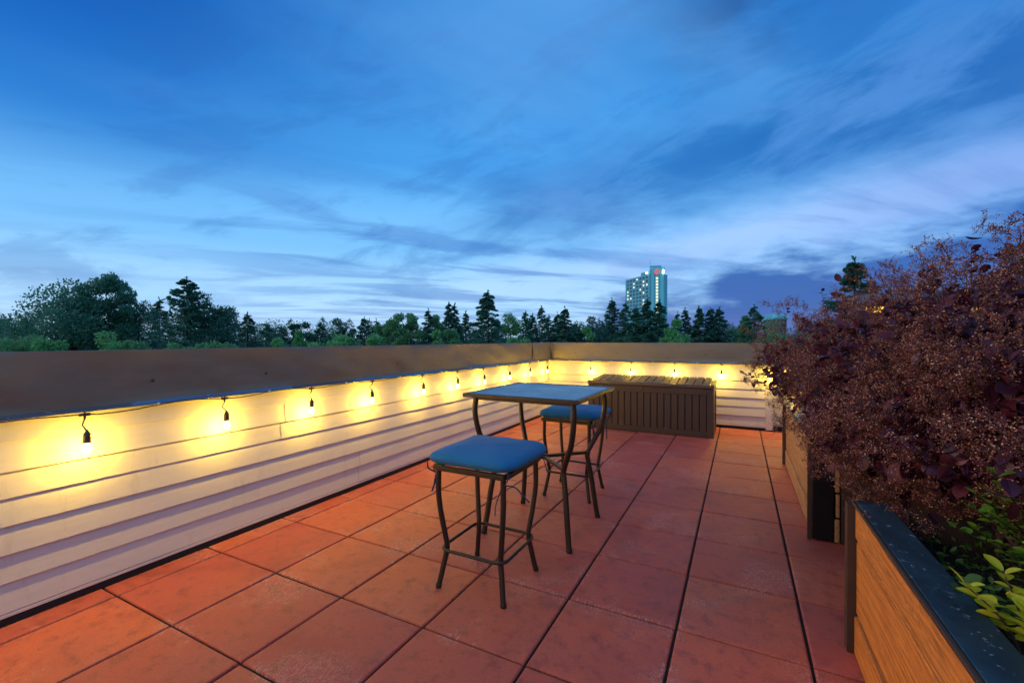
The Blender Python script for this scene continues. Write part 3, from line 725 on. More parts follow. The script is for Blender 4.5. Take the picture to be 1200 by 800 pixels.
# ------------------------------------------------------------------ distant trees
YAW = .4739; CH = 1.2215; F0 = 519.9; HZ = 397.
cy_, sy_ = math.cos(YAW), math.sin(YAW)
def cam2w(xc, zc): return xc*cy_-zc*sy_, xc*sy_+zc*cy_
def far_pos(px, D): return cam2w((px-600)/F0*D, D)
GZ = -12.
def quads(P, D, S, rs, asp=.6):
    """leaf sprays: small bent quads"""
    Rm = frames(D, rs, 1.2); v = np.array([(0,-.5*asp,0),(1,-.35*asp,-.08),(1,.35*asp,-.08),(0,.5*asp,0)]); f = np.array([(0,1,2,3)])
    V = np.einsum('nij,vj->nvi', Rm, v)*S[:,None,None]+P[:,None,:]
    return V.reshape(-1,3), (f[None]+np.arange(len(P))[:,None,None]*4).reshape(-1,4)
def crown_conifer(H, W, seed, n=3400, sparse=1., droop=.25):
    n = int(n*2.3)
    """whorls of branches on a spire; crown from z=.12H to H"""
    rs = np.random.RandomState(seed); P = []; D = []; nb = int(H*9)
    per = max(8, n//nb)
    for i in range(nb):
        t = (i+rs.random_sample())/nb; t = t**.85; z = H*(.10+.90*t); r = W/2*(1-t)**.8*rs.uniform(.45, 1.12)+.12*W*.15
        a = rs.uniform(0, 2*math.pi); bd = np.array([math.cos(a), math.sin(a), 0])
        u = rs.random_sample(per)**.65; wdt = .20*r+.14
        q = bd*(u*r)[:,None]; q[:,2] = z-droop*r*u**1.5+rs.normal(size=per)*.10*wdt*2+.10*r*u**4
        side = np.array([-bd[1], bd[0], 0]); q += side*(rs.normal(size=per)*wdt*(1.05-u))[:,None]
        P.append(q); dd = bd+side*rs.normal(size=per)[:,None]*.8; dd[:,2] -= .25; D.append(dd)
    # leader
    q = np.zeros((20,3)); q[:,2] = H*(.95+.07*rs.random_sample(20)); P.append(q); dd = rs.normal(size=(20,3))*.4; dd[:,2] += 1; D.append(dd)
    P = np.concatenate(P); D = np.concatenate(D)
    return quads(P, D, rs.uniform(.22, .5, len(P))*max(.6, H/22), rs, .5)
def crown_broad(H, W, seed, n=4200, lobes=26, airy=0., z0=.28):
    rs = np.random.RandomState(seed); P = []; D = []; n = int(n*2.0)
    C = []
    for i in range(lobes):
        d = rs.normal(size=3); d /= np.linalg.norm(d); u = rs.uniform(.45, .95)
        zc = H*(z0+(1-z0)*.5)+d[2]*u*H*(1-z0)*.45
        wz = math.sqrt(max(.08, 1-((zc/H-.58)/.47)**2))
        C.append((d[0]*u*W/2*wz, d[1]*u*W/2*wz, zc, rs.uniform(.13, .24)*W*(1-.35*airy)))
    per = n//lobes
    for (x, y, z, r) in C:
        d = rs.normal(size=(per,3)); d /= np.linalg.norm(d, axis=1)[:,None]; rr = r*(.35+.64*rs.random_sample(per)**.6)
        lump = 1+.25*np.sin(d[:,0]*9+x)*np.sin(d[:,1]*8+y)
        q = d*(rr*lump)[:,None]; q[:,2] *= .72; P.append(q+np.array([x,y,z])); dd = d+rs.normal(size=(per,3))*.7; D.append(dd)
    P = np.concatenate(P); D = np.concatenate(D); P[:,2] = np.minimum(P[:,2], H*1.01)
    return quads(P, D, rs.uniform(.22,.5,len(P))*min(.85, max(.6, W/12)), rs, .7), C
def tree(px, top, wpx, kind, mat, D, label, group=None, seed=None, cat='tree', n=None, **k):
    x, y = far_pos(px, D); H = (HZ-top)/F0*D+CH-GZ; w0 = wpx/F0*D; W = w0*1.5/(1-(CH-GZ)/H*.97)**.62 if kind == 'c' else w0*1.22; seed = seed or int(px*7+top)
    root = thing('conifer_tree' if kind == 'c' else 'broadleaf_tree', label, cat, (x, y, GZ), group, rz=rnd.uniform(0, 6))
    if kind == 'c':
        V, Fq = crown_conifer(H, W, seed, n or 3200, **k); m = MB(); m.tube([(0,0,-.2),(0.05,0,H*.5),(0,0,H*.98)], [.34,.2,.03], 8)
    else:
        (V, Fq), C = crown_broad(H, W, seed, n or 4200, **k); m = MB(); m.tube([(0,0,-.2),(.1,.1,H*.25),(-.1,.1,H*.5),(0,0,H*.8)], [.42,.34,.2,.05], 8)
        for (a, b_, c_, r) in C[::2]: m.tube([(0,0,H*.28),(a*.5,b_*.5,(H*.3+c_)*.5+.4),(a,b_,c_)], [.16,.10,.03], 5)
    V = V*np.array([1, 1, H/np.percentile(V[:,2], 99.8)]); m.build('trunk', M['bark'], root); bigmesh('crown', V, Fq, M[mat], root, k=4)
    return root
def plant_trees():
    T_ = [ # px, top, width, kind, material, distance, label
    (3,371,30,'b','tree_teal',110,'dark round tree cut by the left edge of the picture',{}),
    (19,381,16,'c','tree_dark',105,'small dark conifer between the left edge and the big oak-like tree',{}),
    (35,374,22,'b','tree_teal',100,'small blue-green round tree left of the tallest broadleaf tree',{}),
    (84,331,88,'b','tree_teal',78,'big spreading broadleaf tree at the left, its crown the widest of all',{'n':9000,'lobes':40}),
    (133,319,50,'b','tree_teal',80,'tall broadleaf crown rising from the right side of the wide left tree',{'n':6000,'lobes':26,'airy':.5}),
    (163,347,40,'b','tree_dark',82,'shorter rounded tree in the dip right of the tall left crown',{}),
    (187,351,26,'c','tree_dark',90,'dark conifer tip in the gap between the two big left trees',{}),
    (219,326,56,'c','tree_dark',74,'loose layered tree with open feathery branches, second tall tree from the left',{'n':5200,'droop':-.15}),
    (240,344,50,'b','tree_dark',76,'dense rounded crown on the right shoulder of the feathery tree',{'n':5500}),
    (263,361,34,'b','tree_dark',80,'sloping dark crown stepping down right of the feathery tree',{}),
    (290,367,24,'c','tree_dark',85,'ragged upright conifer standing free right of the big left trees',{}),
    (312,378,22,'c','tree_teal',88,'short conifer next right of the ragged free-standing one',{}),
    (330,382,20,'c','tree_dark',95,'small dark conifer above the pale green shrubs left of the corner',{}),
    (346,378,18,'b','tree_dark',92,'small open round crown beside a darker one, above the bright green shrub',{'airy':.6}),
    (361,377,18,'b','tree_dark',92,'small dense dark crown just right of the small open one',{}),
    (376,378,18,'c','tree_dark',95,'blunt small conifer left of the egg-shaped tree',{}),
    (397,372,24,'b','tree_dark',90,'dark egg-shaped tree with a smooth rounded top',{'n':6000}),
    (413,384,18,'b','tree_dark',92,'low dark crown right of the egg-shaped tree',{}),
    (427,372,22,'c','tree_dark',90,'dark layered pine with flat tiers left of the green broadleaf row',{'droop':-.1}),
    (441,375,16,'c','tree_teal',92,'slim conifer tip left of the wide mid-green broadleaf trees',{}),
    (452,377,26,'b','tree_green',88,'mid-green crown at the left end of the broadleaf row',{}),
    (466,366,28,'b','tree_green',84,'airy green broadleaf tree, left of a similar pair',{'airy':.5}),
    (485,366,28,'b','tree_green',84,'airy green broadleaf tree, right of a similar pair',{'airy':.5}),
    (502,363,18,'c','tree_dark',84,'thin dark spruce right after the airy broadleaf pair',{}),
    (514,368,16,'b','tree_green',86,'green tree squeezed between a thin spruce and twin spires',{}),
    (526,355,18,'c','tree_dark',80,'left spire of the dark twin spruces left of the biggest spruce',{}),
    (533,357,16,'c','tree_dark',82,'right spire of the dark twin spruces left of the biggest spruce',{}),
    (546,366,18,'c','tree_teal',86,'lower blue-green conifer touching the left side of the biggest spruce',{}),
    (572,342,42,'c','tree_dark',72,'tallest broad spruce in the middle of the treeline',{'n':6500}),
    (598,366,30,'b','tree_green',82,'mid-green rounded tree directly right of the tallest spruce',{'airy':.3}),
    (616,365,20,'c','tree_teal',84,'dense conical cedar, first of the row right of the rounded green tree',{}),
    (624,368,16,'c','tree_dark',86,'small cone behind the first cedar of the row',{}),
    (635,359,20,'c','tree_dark',88,'thin tiered conifer standing above the cedar row',{'n':1800}),
    (643,370,18,'c','tree_teal',84,'low cedar under the thin tiered conifer',{}),
    (653,367,20,'c','tree_dark',84,'cedar at the left shoulder of the pointed black-green cone',{}),
    (662,361,24,'c','tree_dark',82,'pointed black-green cone left of the saddle in the treeline',{'n':5000}),
    (675,378,18,'c','tree_teal',86,'low conifer sloping into the saddle left of the tower',{}),
    (692,370,26,'b','tree_dark',86,'dark rounded tree behind the lime-green sapling',{}),
    (706,377,18,'c','tree_teal',88,'low blue-green conifer left of the pine beside the tower',{}),
    (717,351,24,'c','tree_dark',80,'open pine just left of the hotel tower',{'droop':-.1}),
    (733,355,22,'c','tree_teal',78,'conifer covering the left foot of the tower',{}),
    (745,360,24,'c','tree_teal',77,'lower conifer in front of the tower, between two taller ones',{'n':5000}),
    (759,351,26,'c','tree_dark',76,'dark conifer in front of the middle of the tower',{'n':5000}),
    (773,353,28,'c','tree_dark',75,'dark conifer in front of the lit window column of the tower',{'n':4200}),
    (794,367,12,'c','tree_dark',88,'thin dark spire above the bright green round tree',{}),
    (803,362,18,'c','tree_dark',88,'narrow spruce just right of the thin spire',{}),
    (819,360,22,'c','tree_dark',86,'first of three pointed spruces under the dark cloud',{'n':4600}),
    (833,361,22,'c','tree_dark',86,'middle of three pointed spruces under the dark cloud',{'n':4600}),
    (843,361,22,'c','tree_dark',85,'last of three pointed spruces under the dark cloud',{'n':4600}),
    (858,384,22,'b','tree_teal',90,'low dark bush in the dip right of the three spruces',{}),
    (871,369,24,'b','tree_green',84,'lighter green tree against the left of the last spruce',{'airy':.3}),
    (884,358,28,'c','tree_teal',82,'last spruce before the purple smoke bush',{'n':4600}),
    (1001,307,60,'c','tree_dark',40,'dark conifer top rising behind the purple bushes',{'n':5000,'droop':-.1}),
    (912,374,46,'b','tree_green',70,'low green tree rising just left of the far smoke bush',{}),
    ]
    for (px, top, w, kd, mt, D, lab, kw) in T_: tree(px, top+1.5, w, kd, mt, D, lab, 'trees of the wooded skyline', **kw)
    S_ = [
    (22,392,46,'tree_green','pale green bushy crown low at the left edge, above the coping'),
    (60,396,36,'tree_bright','light blue-green shrub under the left side of the widest tree'),
    (128,388,40,'tree_bright','brighter green round shrub under the right side of the widest tree'),
    (158,398,30,'tree_green','low green shrub right of the brighter round one'),
    (215,401,40,'tree_green','low green shrub under the feathery tree'),
    (262,400,40,'tree_green','low green shrub between the feathery tree and the ragged conifer'),
    (330,396,32,'tree_bright','bright green low shrub left of the narrow bright one'),
    (350,387,14,'tree_bright','narrow bright green young tree above the low shrubs'),
    (382,391,46,'tree_bright','wide pale green willow-like shrub below the egg-shaped tree'),
    (408,395,26,'tree_bright','small pale green shrub right of the willow-like one'),
    (437,391,20,'tree_bright','small round bright shrub below the layered pine'),
    (513,387,24,'tree_bright','round bright green bush left of the twin spruces'),
    (530,385,18,'tree_green','olive bush below the twin spruces'),
    (603,395,32,'tree_bright','pale green bush right of the tallest spruce, just over the coping'),
    (688,382,18,'tree_bright','pointed lime-green sapling left of the tower'),
    (793,374,34,'tree_bright','bright green round tree right of the tower'),
    ]
    for (px, top, w, mt, lab) in S_: tree(px, top+1, w, 'b', mt, 62, lab, 'light green crowns in front of the dark trees', n=3000, lobes=14, z0=.35)
    # far-off wood behind, reads as one mass
    rs = np.random.RandomState(77); Vs = []; Fs = []; o = 0
    for i in range(250):
        px = -500+2300*i/250+rs.uniform(-6,6); D = rs.uniform(115,170); x, y = far_pos(px, D); top = rs.uniform(371,384); H = (HZ-top)/F0*D+CH-GZ
        if rs.random_sample() < .6: V, Fq = crown_conifer(H, 17., i+500, 800)
        else: (V, Fq), _ = crown_broad(H, 15., i+500, 1000, 10)
        Vs.append(V+np.array([x,y,GZ])); Fs.append(Fq+o); o += len(V)
    w = bigmesh('wood', np.concatenate(Vs), np.concatenate(Fs), M['tree_dark'], None, k=4); tag(w, 'dark far-off wood behind the nearer trees', 'wood', kind='stuff')
plant_trees()

# ------------------------------------------------------------------ tower
def tower():
    bx, by = cam2w((762-600)/F0*350, 350)
    t = thing('hotel_tower', 'tall teal hotel tower with a red round sign and a lit window column', 'building', (bx, by, GZ))
    wv = Vector((*cam2w(-9.8, 38), 0)); bvv = Vector((*cam2w(10.3, -2.5), 0))
    n1 = Vector((-wv.y, wv.x, 0)).normalized()            # outward side of the wing facing the camera-left
    camv = Vector((-bx, -by, 0)).normalized()
    if n1.dot(camv) < 0: n1 = -n1
    n2 = Vector((-bvv.y, bvv.x, 0)).normalized()
    if n2.dot(camv) < 0: n2 = -n2
    def prism(name, poly, z0, z1, mat):
        m = MB(); n = len(poly); vs = [(p.x,p.y,z0) for p in poly]+[(p.x,p.y,z1) for p in poly]
        m.add(vs, [tuple(range(n)), tuple(range(2*n-1,n-1,-1))]+[(i,(i+1)%n,n+(i+1)%n,n+i) for i in range(n)]); return m.build(name, mat, t)
    O = Vector((0,0,0)); H = -GZ
    prism('wing', [O+wv*.03, wv, wv-n1*16, -n1*16+wv*.03], 0, H+52.5, M['teal_facade'])
    prism('penthouse', [wv*.06-n1, wv*.40-n1, wv*.40-n1*14, wv*.06-n1*14], H+52.5, H+55.2, M['teal_facade'])
    prism('stair_block', [O, bvv, bvv-n2*14, -n2*14], 0, H+57.3, M['pale_teal_facade'])
    prism('roof_screen', [O-n2*2, bvv*.8-n2*2, bvv*.8-n2*8, -n2*8], H+57.3, H+59, M['teal_facade'])
    m = MB(); p = -n2*3; m.tube([(p.x,p.y,H+59),(p.x,p.y,H+64)], .12, 6); m.build('mast', M['teal_facade'], t)
    # pilasters on the stair block
    for a in (0.02, .30, .64, .98):
        p = bvv*a+n2*.01; m = MB(); u = bvv.normalized()*.35; q = [p-u, p+u, p+u+n2*.4, p-u+n2*.4]
        m.add([(v.x,v.y,0) for v in q]+[(v.x,v.y,H+56) for v in q], [(0,1,5,4),(1,2,6,5),(2,3,7,6),(3,0,4,7),(4,5,6,7)]); m.build('pilaster', M['teal_facade'], t)
    # wing windows
    lit = {(1,2),(2,2),(1,5),(2,5),(3,4),(0,3),(4,0),(4,5),(3,0),(5,0),(6,5),(7,5),(5,1),(8,6),(9,0),(9,3),(10,4),(2,6)}
    u = wv.normalized(); cw = wv.length*.9/7; fh = 3.0
    def pane(c, u_, nn, w, h, mat, name='window'):
        m = MB(); q = []
        for d in (0, .15):
            for (a, b_) in ((-w/2,-h/2),(w/2,-h/2),(w/2,h/2),(-w/2,h/2)): v = c+u_*a+nn*d+Vector((0,0,b_)); q.append(tuple(v))
        m.add(q, [(4,5,6,7),(7,6,5,4),(0,1,5,4),(1,2,6,5),(2,3,7,6),(3,0,4,7)][:1]+[(0,1,5,4),(1,2,6,5),(2,3,7,6),(3,0,4,7)]); return m.build(name, mat, t)
    for r in range(12):
        for c in range(7):
            p = wv*.06+u*(cw*(c+.5))+n1*.02; p.z = H+50.5-r*fh
            L_ = (r, 6-c) in lit
            pane(p, u, n1, cw*(.36 if L_ else .55), 1.2 if L_ else 1.5, M['lit_window'] if L_ else M['dark_window'])
    ub = bvv.normalized()
    for r in range(14):
        p = bvv*.47+n2*.02; p.z = H+48.8-r*2.45; pane(p, ub, n2, 1.5, 1.5, M['lit_window'])
    def flood(p): m = MB(); m.lathe((p.x,p.y,p.z), [(.2,-.6),(.8,-.3),(.95,0),(.8,.4),(.2,.7)], 10); m.build('floodlight', M['flood_light'], t)
    p = wv*.10+n1*.9; p.z = H+53.6; flood(p)
    p = bvv*.93+n2*.6; p.z = H+53.8; m = MB(); pane(p, ub, n2, .8, 3., M['flood_light'], 'floodlight')
    # round red sign: disc, wreath ring and a curled S
    c = bvv*.47+n2*.5; c.z = H+53.8
    def disc(r0, r1, d, mat, name):
        m = MB(); n = 32; vs = []
        for rr in (r0, r1):
            for k in range(n): a = 2*math.pi*k/n; v = c+ub*rr*math.cos(a)+n2*d+Vector((0,0,rr*math.sin(a))); vs.append(tuple(v))
        m.add(vs, [(k,(k+1)%n,n+(k+1)%n,n+k) for k in range(n)]); return m.build(name, mat, t)
    disc(.01, 2.2, .02, M['pale_teal_facade'], 'sign_plate'); ring = disc(1.5, 2.1, .12, M['sign_red'], 'sign_ring')
    pts = [(.75,.85),(.2,1.15),(-.6,.8),(-.5,.2),(.45,-.2),(.55,-.8),(-.1,-1.15),(-.8,-.8)]
    m = MB(); P = [c+ub*a*.95*(1)+n2*.15+Vector((0,0,b_*.95)) for a, b_ in pts]; m.tube(catmull([tuple(p) for p in P], 5), .20, 6); m.build('sign_letter', M['sign_red'], t)
tower()
# distant glass-roofed pavilion beyond the last trees
def pavilion():
    x, y = far_pos(912, 100); t = thing('glass_roof_building', 'small teal glazed roof showing above the bush right of the last spruce', 'building', (x, y, GZ), rz=YAW)
    H = CH-GZ+(HZ-367)/F0*100
    m = MB(); m.box(-1.0, 1.9, 0, 4, 0, H-1.4); m.build('wall', M['grey_shingle'], t)
    m = MB(); m.add([(-1.3,-.3,H-1.4),(2.2,-.3,H-1.4),(2.2,4.3,H-1.4),(-1.3,4.3,H-1.4),(-.8,.6,H),(1.7,.6,H),(1.7,3.4,H),(-.8,3.4,H)], [(0,1,5,4),(1,2,6,5),(2,3,7,6),(3,0,4,7),(4,5,6,7),(0,3,2,1)]); m.build('roof', M['teal_facade'], t)
    for i in range(4): a = -1.05+i*.78; m = MB(); m.box(a, a+.6, -.5, .2, H-1.1, H-.35); m.build('roof_window', M['pale_teal_facade'], t)
pavilion()
def house():
    x, y = far_pos(1135, 17); t = thing('town_house', 'pale neighbouring house with amber lit windows glimpsed through the bushes', 'building', (x, y, GZ), rz=-YAW*.2)
    H = CH-GZ+(HZ-342)/F0*17
    m = MB(); m.box(-3.4, 4.5, 0, 7, 0, H-.3); m.build('wall', M['pale_clapboard'], t)
    m = MB(); m.add([(-3.8,-.5,H-.3),(4.9,-.5,H-.3),(4.9,7.4,H-.3),(-3.8,7.4,H-.3),(-3.0,3.4,H+.35),(4.1,3.4,H+.35)], [(0,1,5,4),(2,3,4,5),(1,2,5),(3,0,4),(0,3,2,1)]); m.build('roof', M['grey_shingle'], t)
    for a, w in ((-3.1,.9), (-1.5,.7), (.1,.8), (1.6,.7), (3.0,.8)):
        m = MB(); m.cbox(a-.06, a+w+.06, -.06, -.002, H-1.25, H-.42, .01); f = m.build('window', M['vinyl_trim'], t)
        m = MB(); m.box(a, a+w, -.075, -.062, H-1.20, H-.47); m.build('pane', M['lit_window_warm'], f)
house()

# ------------------------------------------------------------------ sky
def world():
    w = bpy.data.worlds.new('World'); scene.world = w; w.use_nodes = True; t = w.node_tree; t.nodes.clear()
    N = lambda typ, **k: (lambda nd: ([setattr(nd, a, v) for a, v in k.items()], nd)[1])(t.nodes.new(typ))
    L = t.links.new
    def val(sock, v):
        if isinstance(v, (int, float)): sock.default_value = v
        elif isinstance(v, tuple): sock.default_value = (*v, 1) if len(v) == 3 and sock.type == 'RGBA' else v
        else: L(v, sock)
    def ma(op, a, b=0., c=0., clamp=False):
        nd = N('ShaderNodeMath', operation=op, use_clamp=clamp)
        for i, v in enumerate((a, b, c)): val(nd.inputs[i], v)
        return nd.outputs[0]
    def mx(f, a, b, typ='MIX'):
        nd = N('ShaderNodeMix', data_type='RGBA', blend_type=typ); val(nd.inputs['Factor'], f); val(nd.inputs['A'], a); val(nd.inputs['B'], b); return nd.outputs['Result']
    def curve(x, lo, hi, pts, ylo=0., yhi=1.):
        mr = N('ShaderNodeMapRange'); val(mr.inputs['Value'], x); mr.inputs['From Min'].default_value = lo; mr.inputs['From Max'].default_value = hi
        r = N('ShaderNodeFloatCurve'); L(mr.outputs[0], r.inputs['Value']); c = r.mapping.curves[0]
        P = [((a-lo)/(hi-lo), (b-ylo)/(yhi-ylo)) for a, b in pts]
        while len(c.points) < len(P): c.points.new(.5, .5)
        for p, (a, b) in zip(c.points, P): p.location = (a, b)
        r.mapping.update(); return ma('MULTIPLY_ADD', r.outputs[0], yhi-ylo, ylo)
    def ramp(f, stops):
        nd = N('ShaderNodeValToRGB'); val(nd.inputs[0], f); e = nd.color_ramp.elements; nd.color_ramp.interpolation = 'EASE'
        while len(e) < len(stops): e.new(.5)
        for i, (p, c) in enumerate(stops): e[i].position = p; e[i].color = (*c, 1) if isinstance(c, tuple) else (c,c,c,1)
        return nd.outputs[0]
    tc = N('ShaderNodeTexCoord'); rot = N('ShaderNodeVectorRotate', rotation_type='Z_AXIS'); L(tc.outputs['Generated'], rot.inputs['Vector']); rot.inputs['Angle'].default_value = -YAW
    sp = N('ShaderNodeSeparateXYZ'); L(rot.outputs[0], sp.inputs[0]); x, y, z = sp.outputs
    DEG = 180/math.pi
    az = ma('MULTIPLY', ma('ARCTAN2', x, y), DEG); el = ma('MULTIPLY', ma('ARCSINE', z), DEG)
    # cloud layer coordinates: the directions meet a plane overhead, so the streaks run to the horizon
    zz = ma('ADD', ma('MAXIMUM', z, 0), .07); cx = ma('DIVIDE', x, zz); cyy = ma('DIVIDE', y, zz)
    cb = N('ShaderNodeCombineXYZ'); L(cx, cb.inputs[0]); L(cyy, cb.inputs[1])
    def noise(scale, detail, rough, sc=(1,1,1), rotz=0., loc=(0,0,0), dist=0.):
        mp = N('ShaderNodeMapping'); mp.inputs['Rotation'].default_value = (0,0,rotz); mp.inputs['Scale'].default_value = sc; mp.inputs['Location'].default_value = loc
        # rotate first, then stretch
        r0 = N('ShaderNodeVectorRotate', rotation_type='Z_AXIS'); L(cb.outputs[0], r0.inputs['Vector']); r0.inputs['Angle'].default_value = rotz
        mp.inputs['Rotation'].default_value = (0,0,0); L(r0.outputs[0], mp.inputs['Vector'])
        nd = N('ShaderNodeTexNoise'); nd.inputs['Scale'].default_value = scale; nd.inputs['Detail'].default_value = detail; nd.inputs['Roughness'].default_value = rough; nd.inputs['Distortion'].default_value = dist
        L(mp.outputs[0], nd.inputs['Vector']); return nd.outputs['Fac']
    n1 = noise(.55, 6, .55, (1., .45, 1), R(60), (3,1,0), .3)
    n2 = noise(1.3, 8, .60, (1., .35, 1), R(70), (7,2,0), .5)
    n3 = noise(.25, 4, .5, (1., .6, 1), R(50), (1,5,0))
    # edge noise in direction space
    ne = N('ShaderNodeTexNoise'); ne.inputs['Scale'].default_value = 5.5; ne.inputs['Detail'].default_value = 7; ne.inputs['Roughness'].default_value = .58
    mp = N('ShaderNodeMapping'); mp.inputs['Scale'].default_value = (1,1,3.2); L(rot.outputs[0], mp.inputs['Vector']); L(mp.outputs[0], ne.inputs['Vector'])
    en = ma('SUBTRACT', ne.outputs['Fac'], .5)
    ne2 = N('ShaderNodeTexNoise'); ne2.inputs['Scale'].default_value = 3.6; ne2.inputs['Detail'].default_value = 9; ne2.inputs['Roughness'].default_value = .62; ne2.inputs['Distortion'].default_value = .35
    rr = N('ShaderNodeVectorRotate', rotation_type='Y_AXIS'); rr.inputs['Angle'].default_value = R(18); L(rot.outputs[0], rr.inputs['Vector'])
    mp2 = N('ShaderNodeMapping'); mp2.inputs['Scale'].default_value = (1,1,3.4); mp2.inputs['Location'].default_value = (3.3,1.2,.4); L(rr.outputs[0], mp2.inputs['Vector']); L(mp2.outputs[0], ne2.inputs['Vector']); en2 = ne2.outputs['Fac']
    # clear evening sky
    e01 = ma('DIVIDE', el, 60., clamp=True)
    base = ramp(e01, [(0,(.48,.68,.86)), (.08,(.40,.68,.94)), (.20,(.20,.54,.92)), (.36,(.065,.36,.80)), (.55,(.022,.22,.62)), (1,(.015,.13,.42))])
    # deeper blue towards the upper left
    dk = curve(az, -90, 90, [(-90,.3),(-50,.20),(-30,.55),(-5,1.0),(30,.95),(90,.8)])
    up = curve(el, 0, 60, [(0,0),(12,.12),(27,1),(60,1)])
    tint = mx(ma('MULTIPLY', ma('SUBTRACT', 1., dk), up), (1,1,1), (.0,.28,.58))
    base = mx(1., base, tint, 'MULTIPLY')
    # broad diffuse dark band rising to the right
    elb = curve(az, -90, 90, [(-90,6),(-30,10),(0,15.0),(21,20),(37,22),(50,22),(90,24)], 0, 40)
    wd = curve(az, -90, 90, [(-90,2),(-10,2.4),(0,4),(21,6),(50,8),(90,9)], 0, 20)
    amp = curve(az, -90, 90, [(-90,.0),(-12,.10),(0,.55),(20,.78),(50,1.0),(90,.8)])
    dd = ma('DIVIDE', ma('SUBTRACT', ma('MULTIPLY_ADD', en, 9., el), elb), wd)
    g1 = ma('MULTIPLY', ma('EXPONENT', ma('MULTIPLY', ma('MULTIPLY', dd, dd), -1.)), amp)
    colr = mx(ma('MULTIPLY', g1, .95), base, (.012,.13,.42))
    colr = mx(ma('MULTIPLY', ma('MULTIPLY', ramp(en2, [(.42,0),(.62,1)]), g1), .55), colr, mx(.7, colr, (.16,.40,.85)))
    colr = mx(ma('MULTIPLY', ramp(en2, [(.38,1),(.52,0)]), curve(el, 0, 60, [(0,.1),(6,.6),(18,.45),(40,.6),(60,.5)])), colr, mx(.6, colr, (.02,.12,.42)))
    # high dark patch
    d2 = ma('ADD', ma('POWER', ma('ABSOLUTE', ma('DIVIDE', ma('SUBTRACT', az, 27.), 9.)), 2.), ma('POWER', ma('ABSOLUTE', ma('DIVIDE', ma('SUBTRACT', ma('MULTIPLY_ADD', en, 14., el), 35.), 4.)), 2.))
    colr = mx(ma('MULTIPLY', ma('EXPONENT', ma('MULTIPLY', d2, -1.)), 1.), colr, (.008,.085,.30))
    # pale glowing band below it
    elp = curve(az, -90, 90, [(-90,3),(-20,3),(0,7),(21,10.2),(34,12),(47,13.5),(90,15)], 0, 30)
    wp = curve(az, -90, 90, [(-90,3),(0,3),(21,2.8),(50,3.6),(90,4)], 0, 10)
    ap = curve(az, -90, 90, [(-90,.1),(-30,.35),(0,.45),(21,.75),(40,.8),(60,.6),(90,.5)])
    d3 = ma('DIVIDE', ma('SUBTRACT', ma('MULTIPLY_ADD', en, 7., el), elp), wp)
    g3 = ma('MULTIPLY', ma('EXPONENT', ma('MULTIPLY', ma('MULTIPLY', d3, d3), -1.)), ap)
    pale = ramp(ma('MULTIPLY_ADD', az, 1/100, .5, clamp=True), [(.3,(.50,.74,.99)), (.75,(.42,.62,.96)), (1,(.28,.42,.80))])
    colr = mx(g3, colr, pale)
    # wind-drawn wisps
    m2 = ramp(n2, [(.44,0),(.60,1)]); m2 = ma('MULTIPLY', m2, curve(el, 0, 60, [(0,.2),(4,.7),(12,.7),(20,.35),(35,.2),(60,.15)]))
    m2 = ma('MULTIPLY', m2, curve(az, -90, 90, [(-90,.2),(-45,.3),(-25,.8),(0,1),(30,.8),(90,.7)]))
    colr = mx(m2, colr, mx(.8, colr, (.05,.17,.50)))
    m1 = ma('MULTIPLY', ramp(n1, [(.45,0),(.68,1)]), .5); colr = mx(m1, colr, mx(.55, colr, (.26,.58,.92)))
    colr = mx(ma('MULTIPLY', ramp(n3, [(.45,0),(.7,1)]), .25), colr, mx(.6, colr, (.05,.17,.5)))
    # dark cloud bank low on the right
    elk = curve(az, -90, 90, [(-90,-6),(0,-2),(8,1.0),(14,4.4),(20,4.0),(26,7.6),(38,9.6),(49,10.6),(90,12)], -10, 20)
    ek = ma('SUBTRACT', elk, ma('MULTIPLY_ADD', en, 13., el)); kb = ramp(ma('MULTIPLY_ADD', ek, .24, .38, clamp=True), [(0,0),(1,1)])
    bank = ramp(ma('DIVIDE', el, 12., clamp=True), [(0,(.10,.14,.42)), (.35,(.030,.095,.36)), (1,(.020,.105,.40))])
    bank = mx(ma('MULTIPLY', ramp(n2, [(.4,0),(.75,1)]), .35), bank, (.09,.20,.54))
    colr = mx(ma('MULTIPLY', kb, .93), colr, bank)
    # behind the camera: unseen paler overcast, added as ambient fill for floor and walls
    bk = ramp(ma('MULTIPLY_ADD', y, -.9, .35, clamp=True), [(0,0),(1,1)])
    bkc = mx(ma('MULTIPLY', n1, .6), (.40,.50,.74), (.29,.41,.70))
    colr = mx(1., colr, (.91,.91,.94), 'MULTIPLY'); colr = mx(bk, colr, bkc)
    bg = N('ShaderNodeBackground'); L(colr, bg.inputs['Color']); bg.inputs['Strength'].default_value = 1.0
    sk = N('ShaderNodeTexSky', sky_type='NISHITA'); sk.sun_disc = False; sk.sun_elevation = R(2); sk.sun_rotation = R(200); sk.ozone_density = 6
    b2 = N('ShaderNodeBackground'); L(sk.outputs[0], b2.inputs['Color']); b2.inputs['Strength'].default_value = .02
    ad = N('ShaderNodeAddShader'); L(bg.outputs[0], ad.inputs[0]); L(b2.outputs[0], ad.inputs[1])
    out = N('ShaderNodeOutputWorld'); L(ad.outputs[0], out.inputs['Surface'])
    w.cycles.sampling_method = 'MANUAL'; w.cycles.sample_map_resolution = 512
world()
sl = bpy.data.lights.new('warm_fill_sun', 'SUN'); sl.energy = .8; sl.angle = R(20); sl.color = (1, .62, .38)  # soft warm fill added from the left to brighten planter, floor and shrubs
so = link('warm_fill_sun', sl); so.rotation_euler = Vector((.85, .30, -.46)).to_track_quat('-Z', 'Y').to_euler()

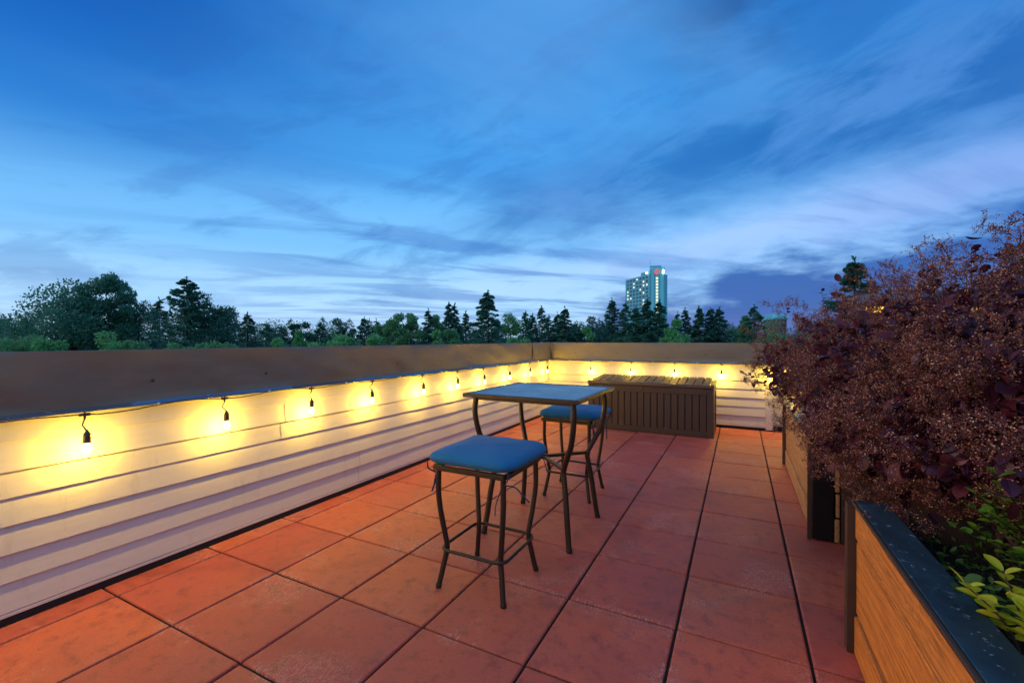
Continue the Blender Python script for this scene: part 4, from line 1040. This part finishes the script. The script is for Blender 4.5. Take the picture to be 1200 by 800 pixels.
# ------------------------------------------------------------------ camera
cam = bpy.data.cameras.new('camera'); cam.sensor_width = 36; cam.lens = 36*F0/1200; cam.clip_end = 6000; cam.clip_start = .02
co = link('camera', cam); co.location = (0, 0, CH); co.rotation_euler = (R(90)-.0058, 0, YAW)
scene.camera = co
scene.render.resolution_x, scene.render.resolution_y = 1024, 682
vs = scene.view_settings; vs.view_transform = 'Standard'; vs.look = 'None'; vs.exposure = .27; vs.gamma = 1
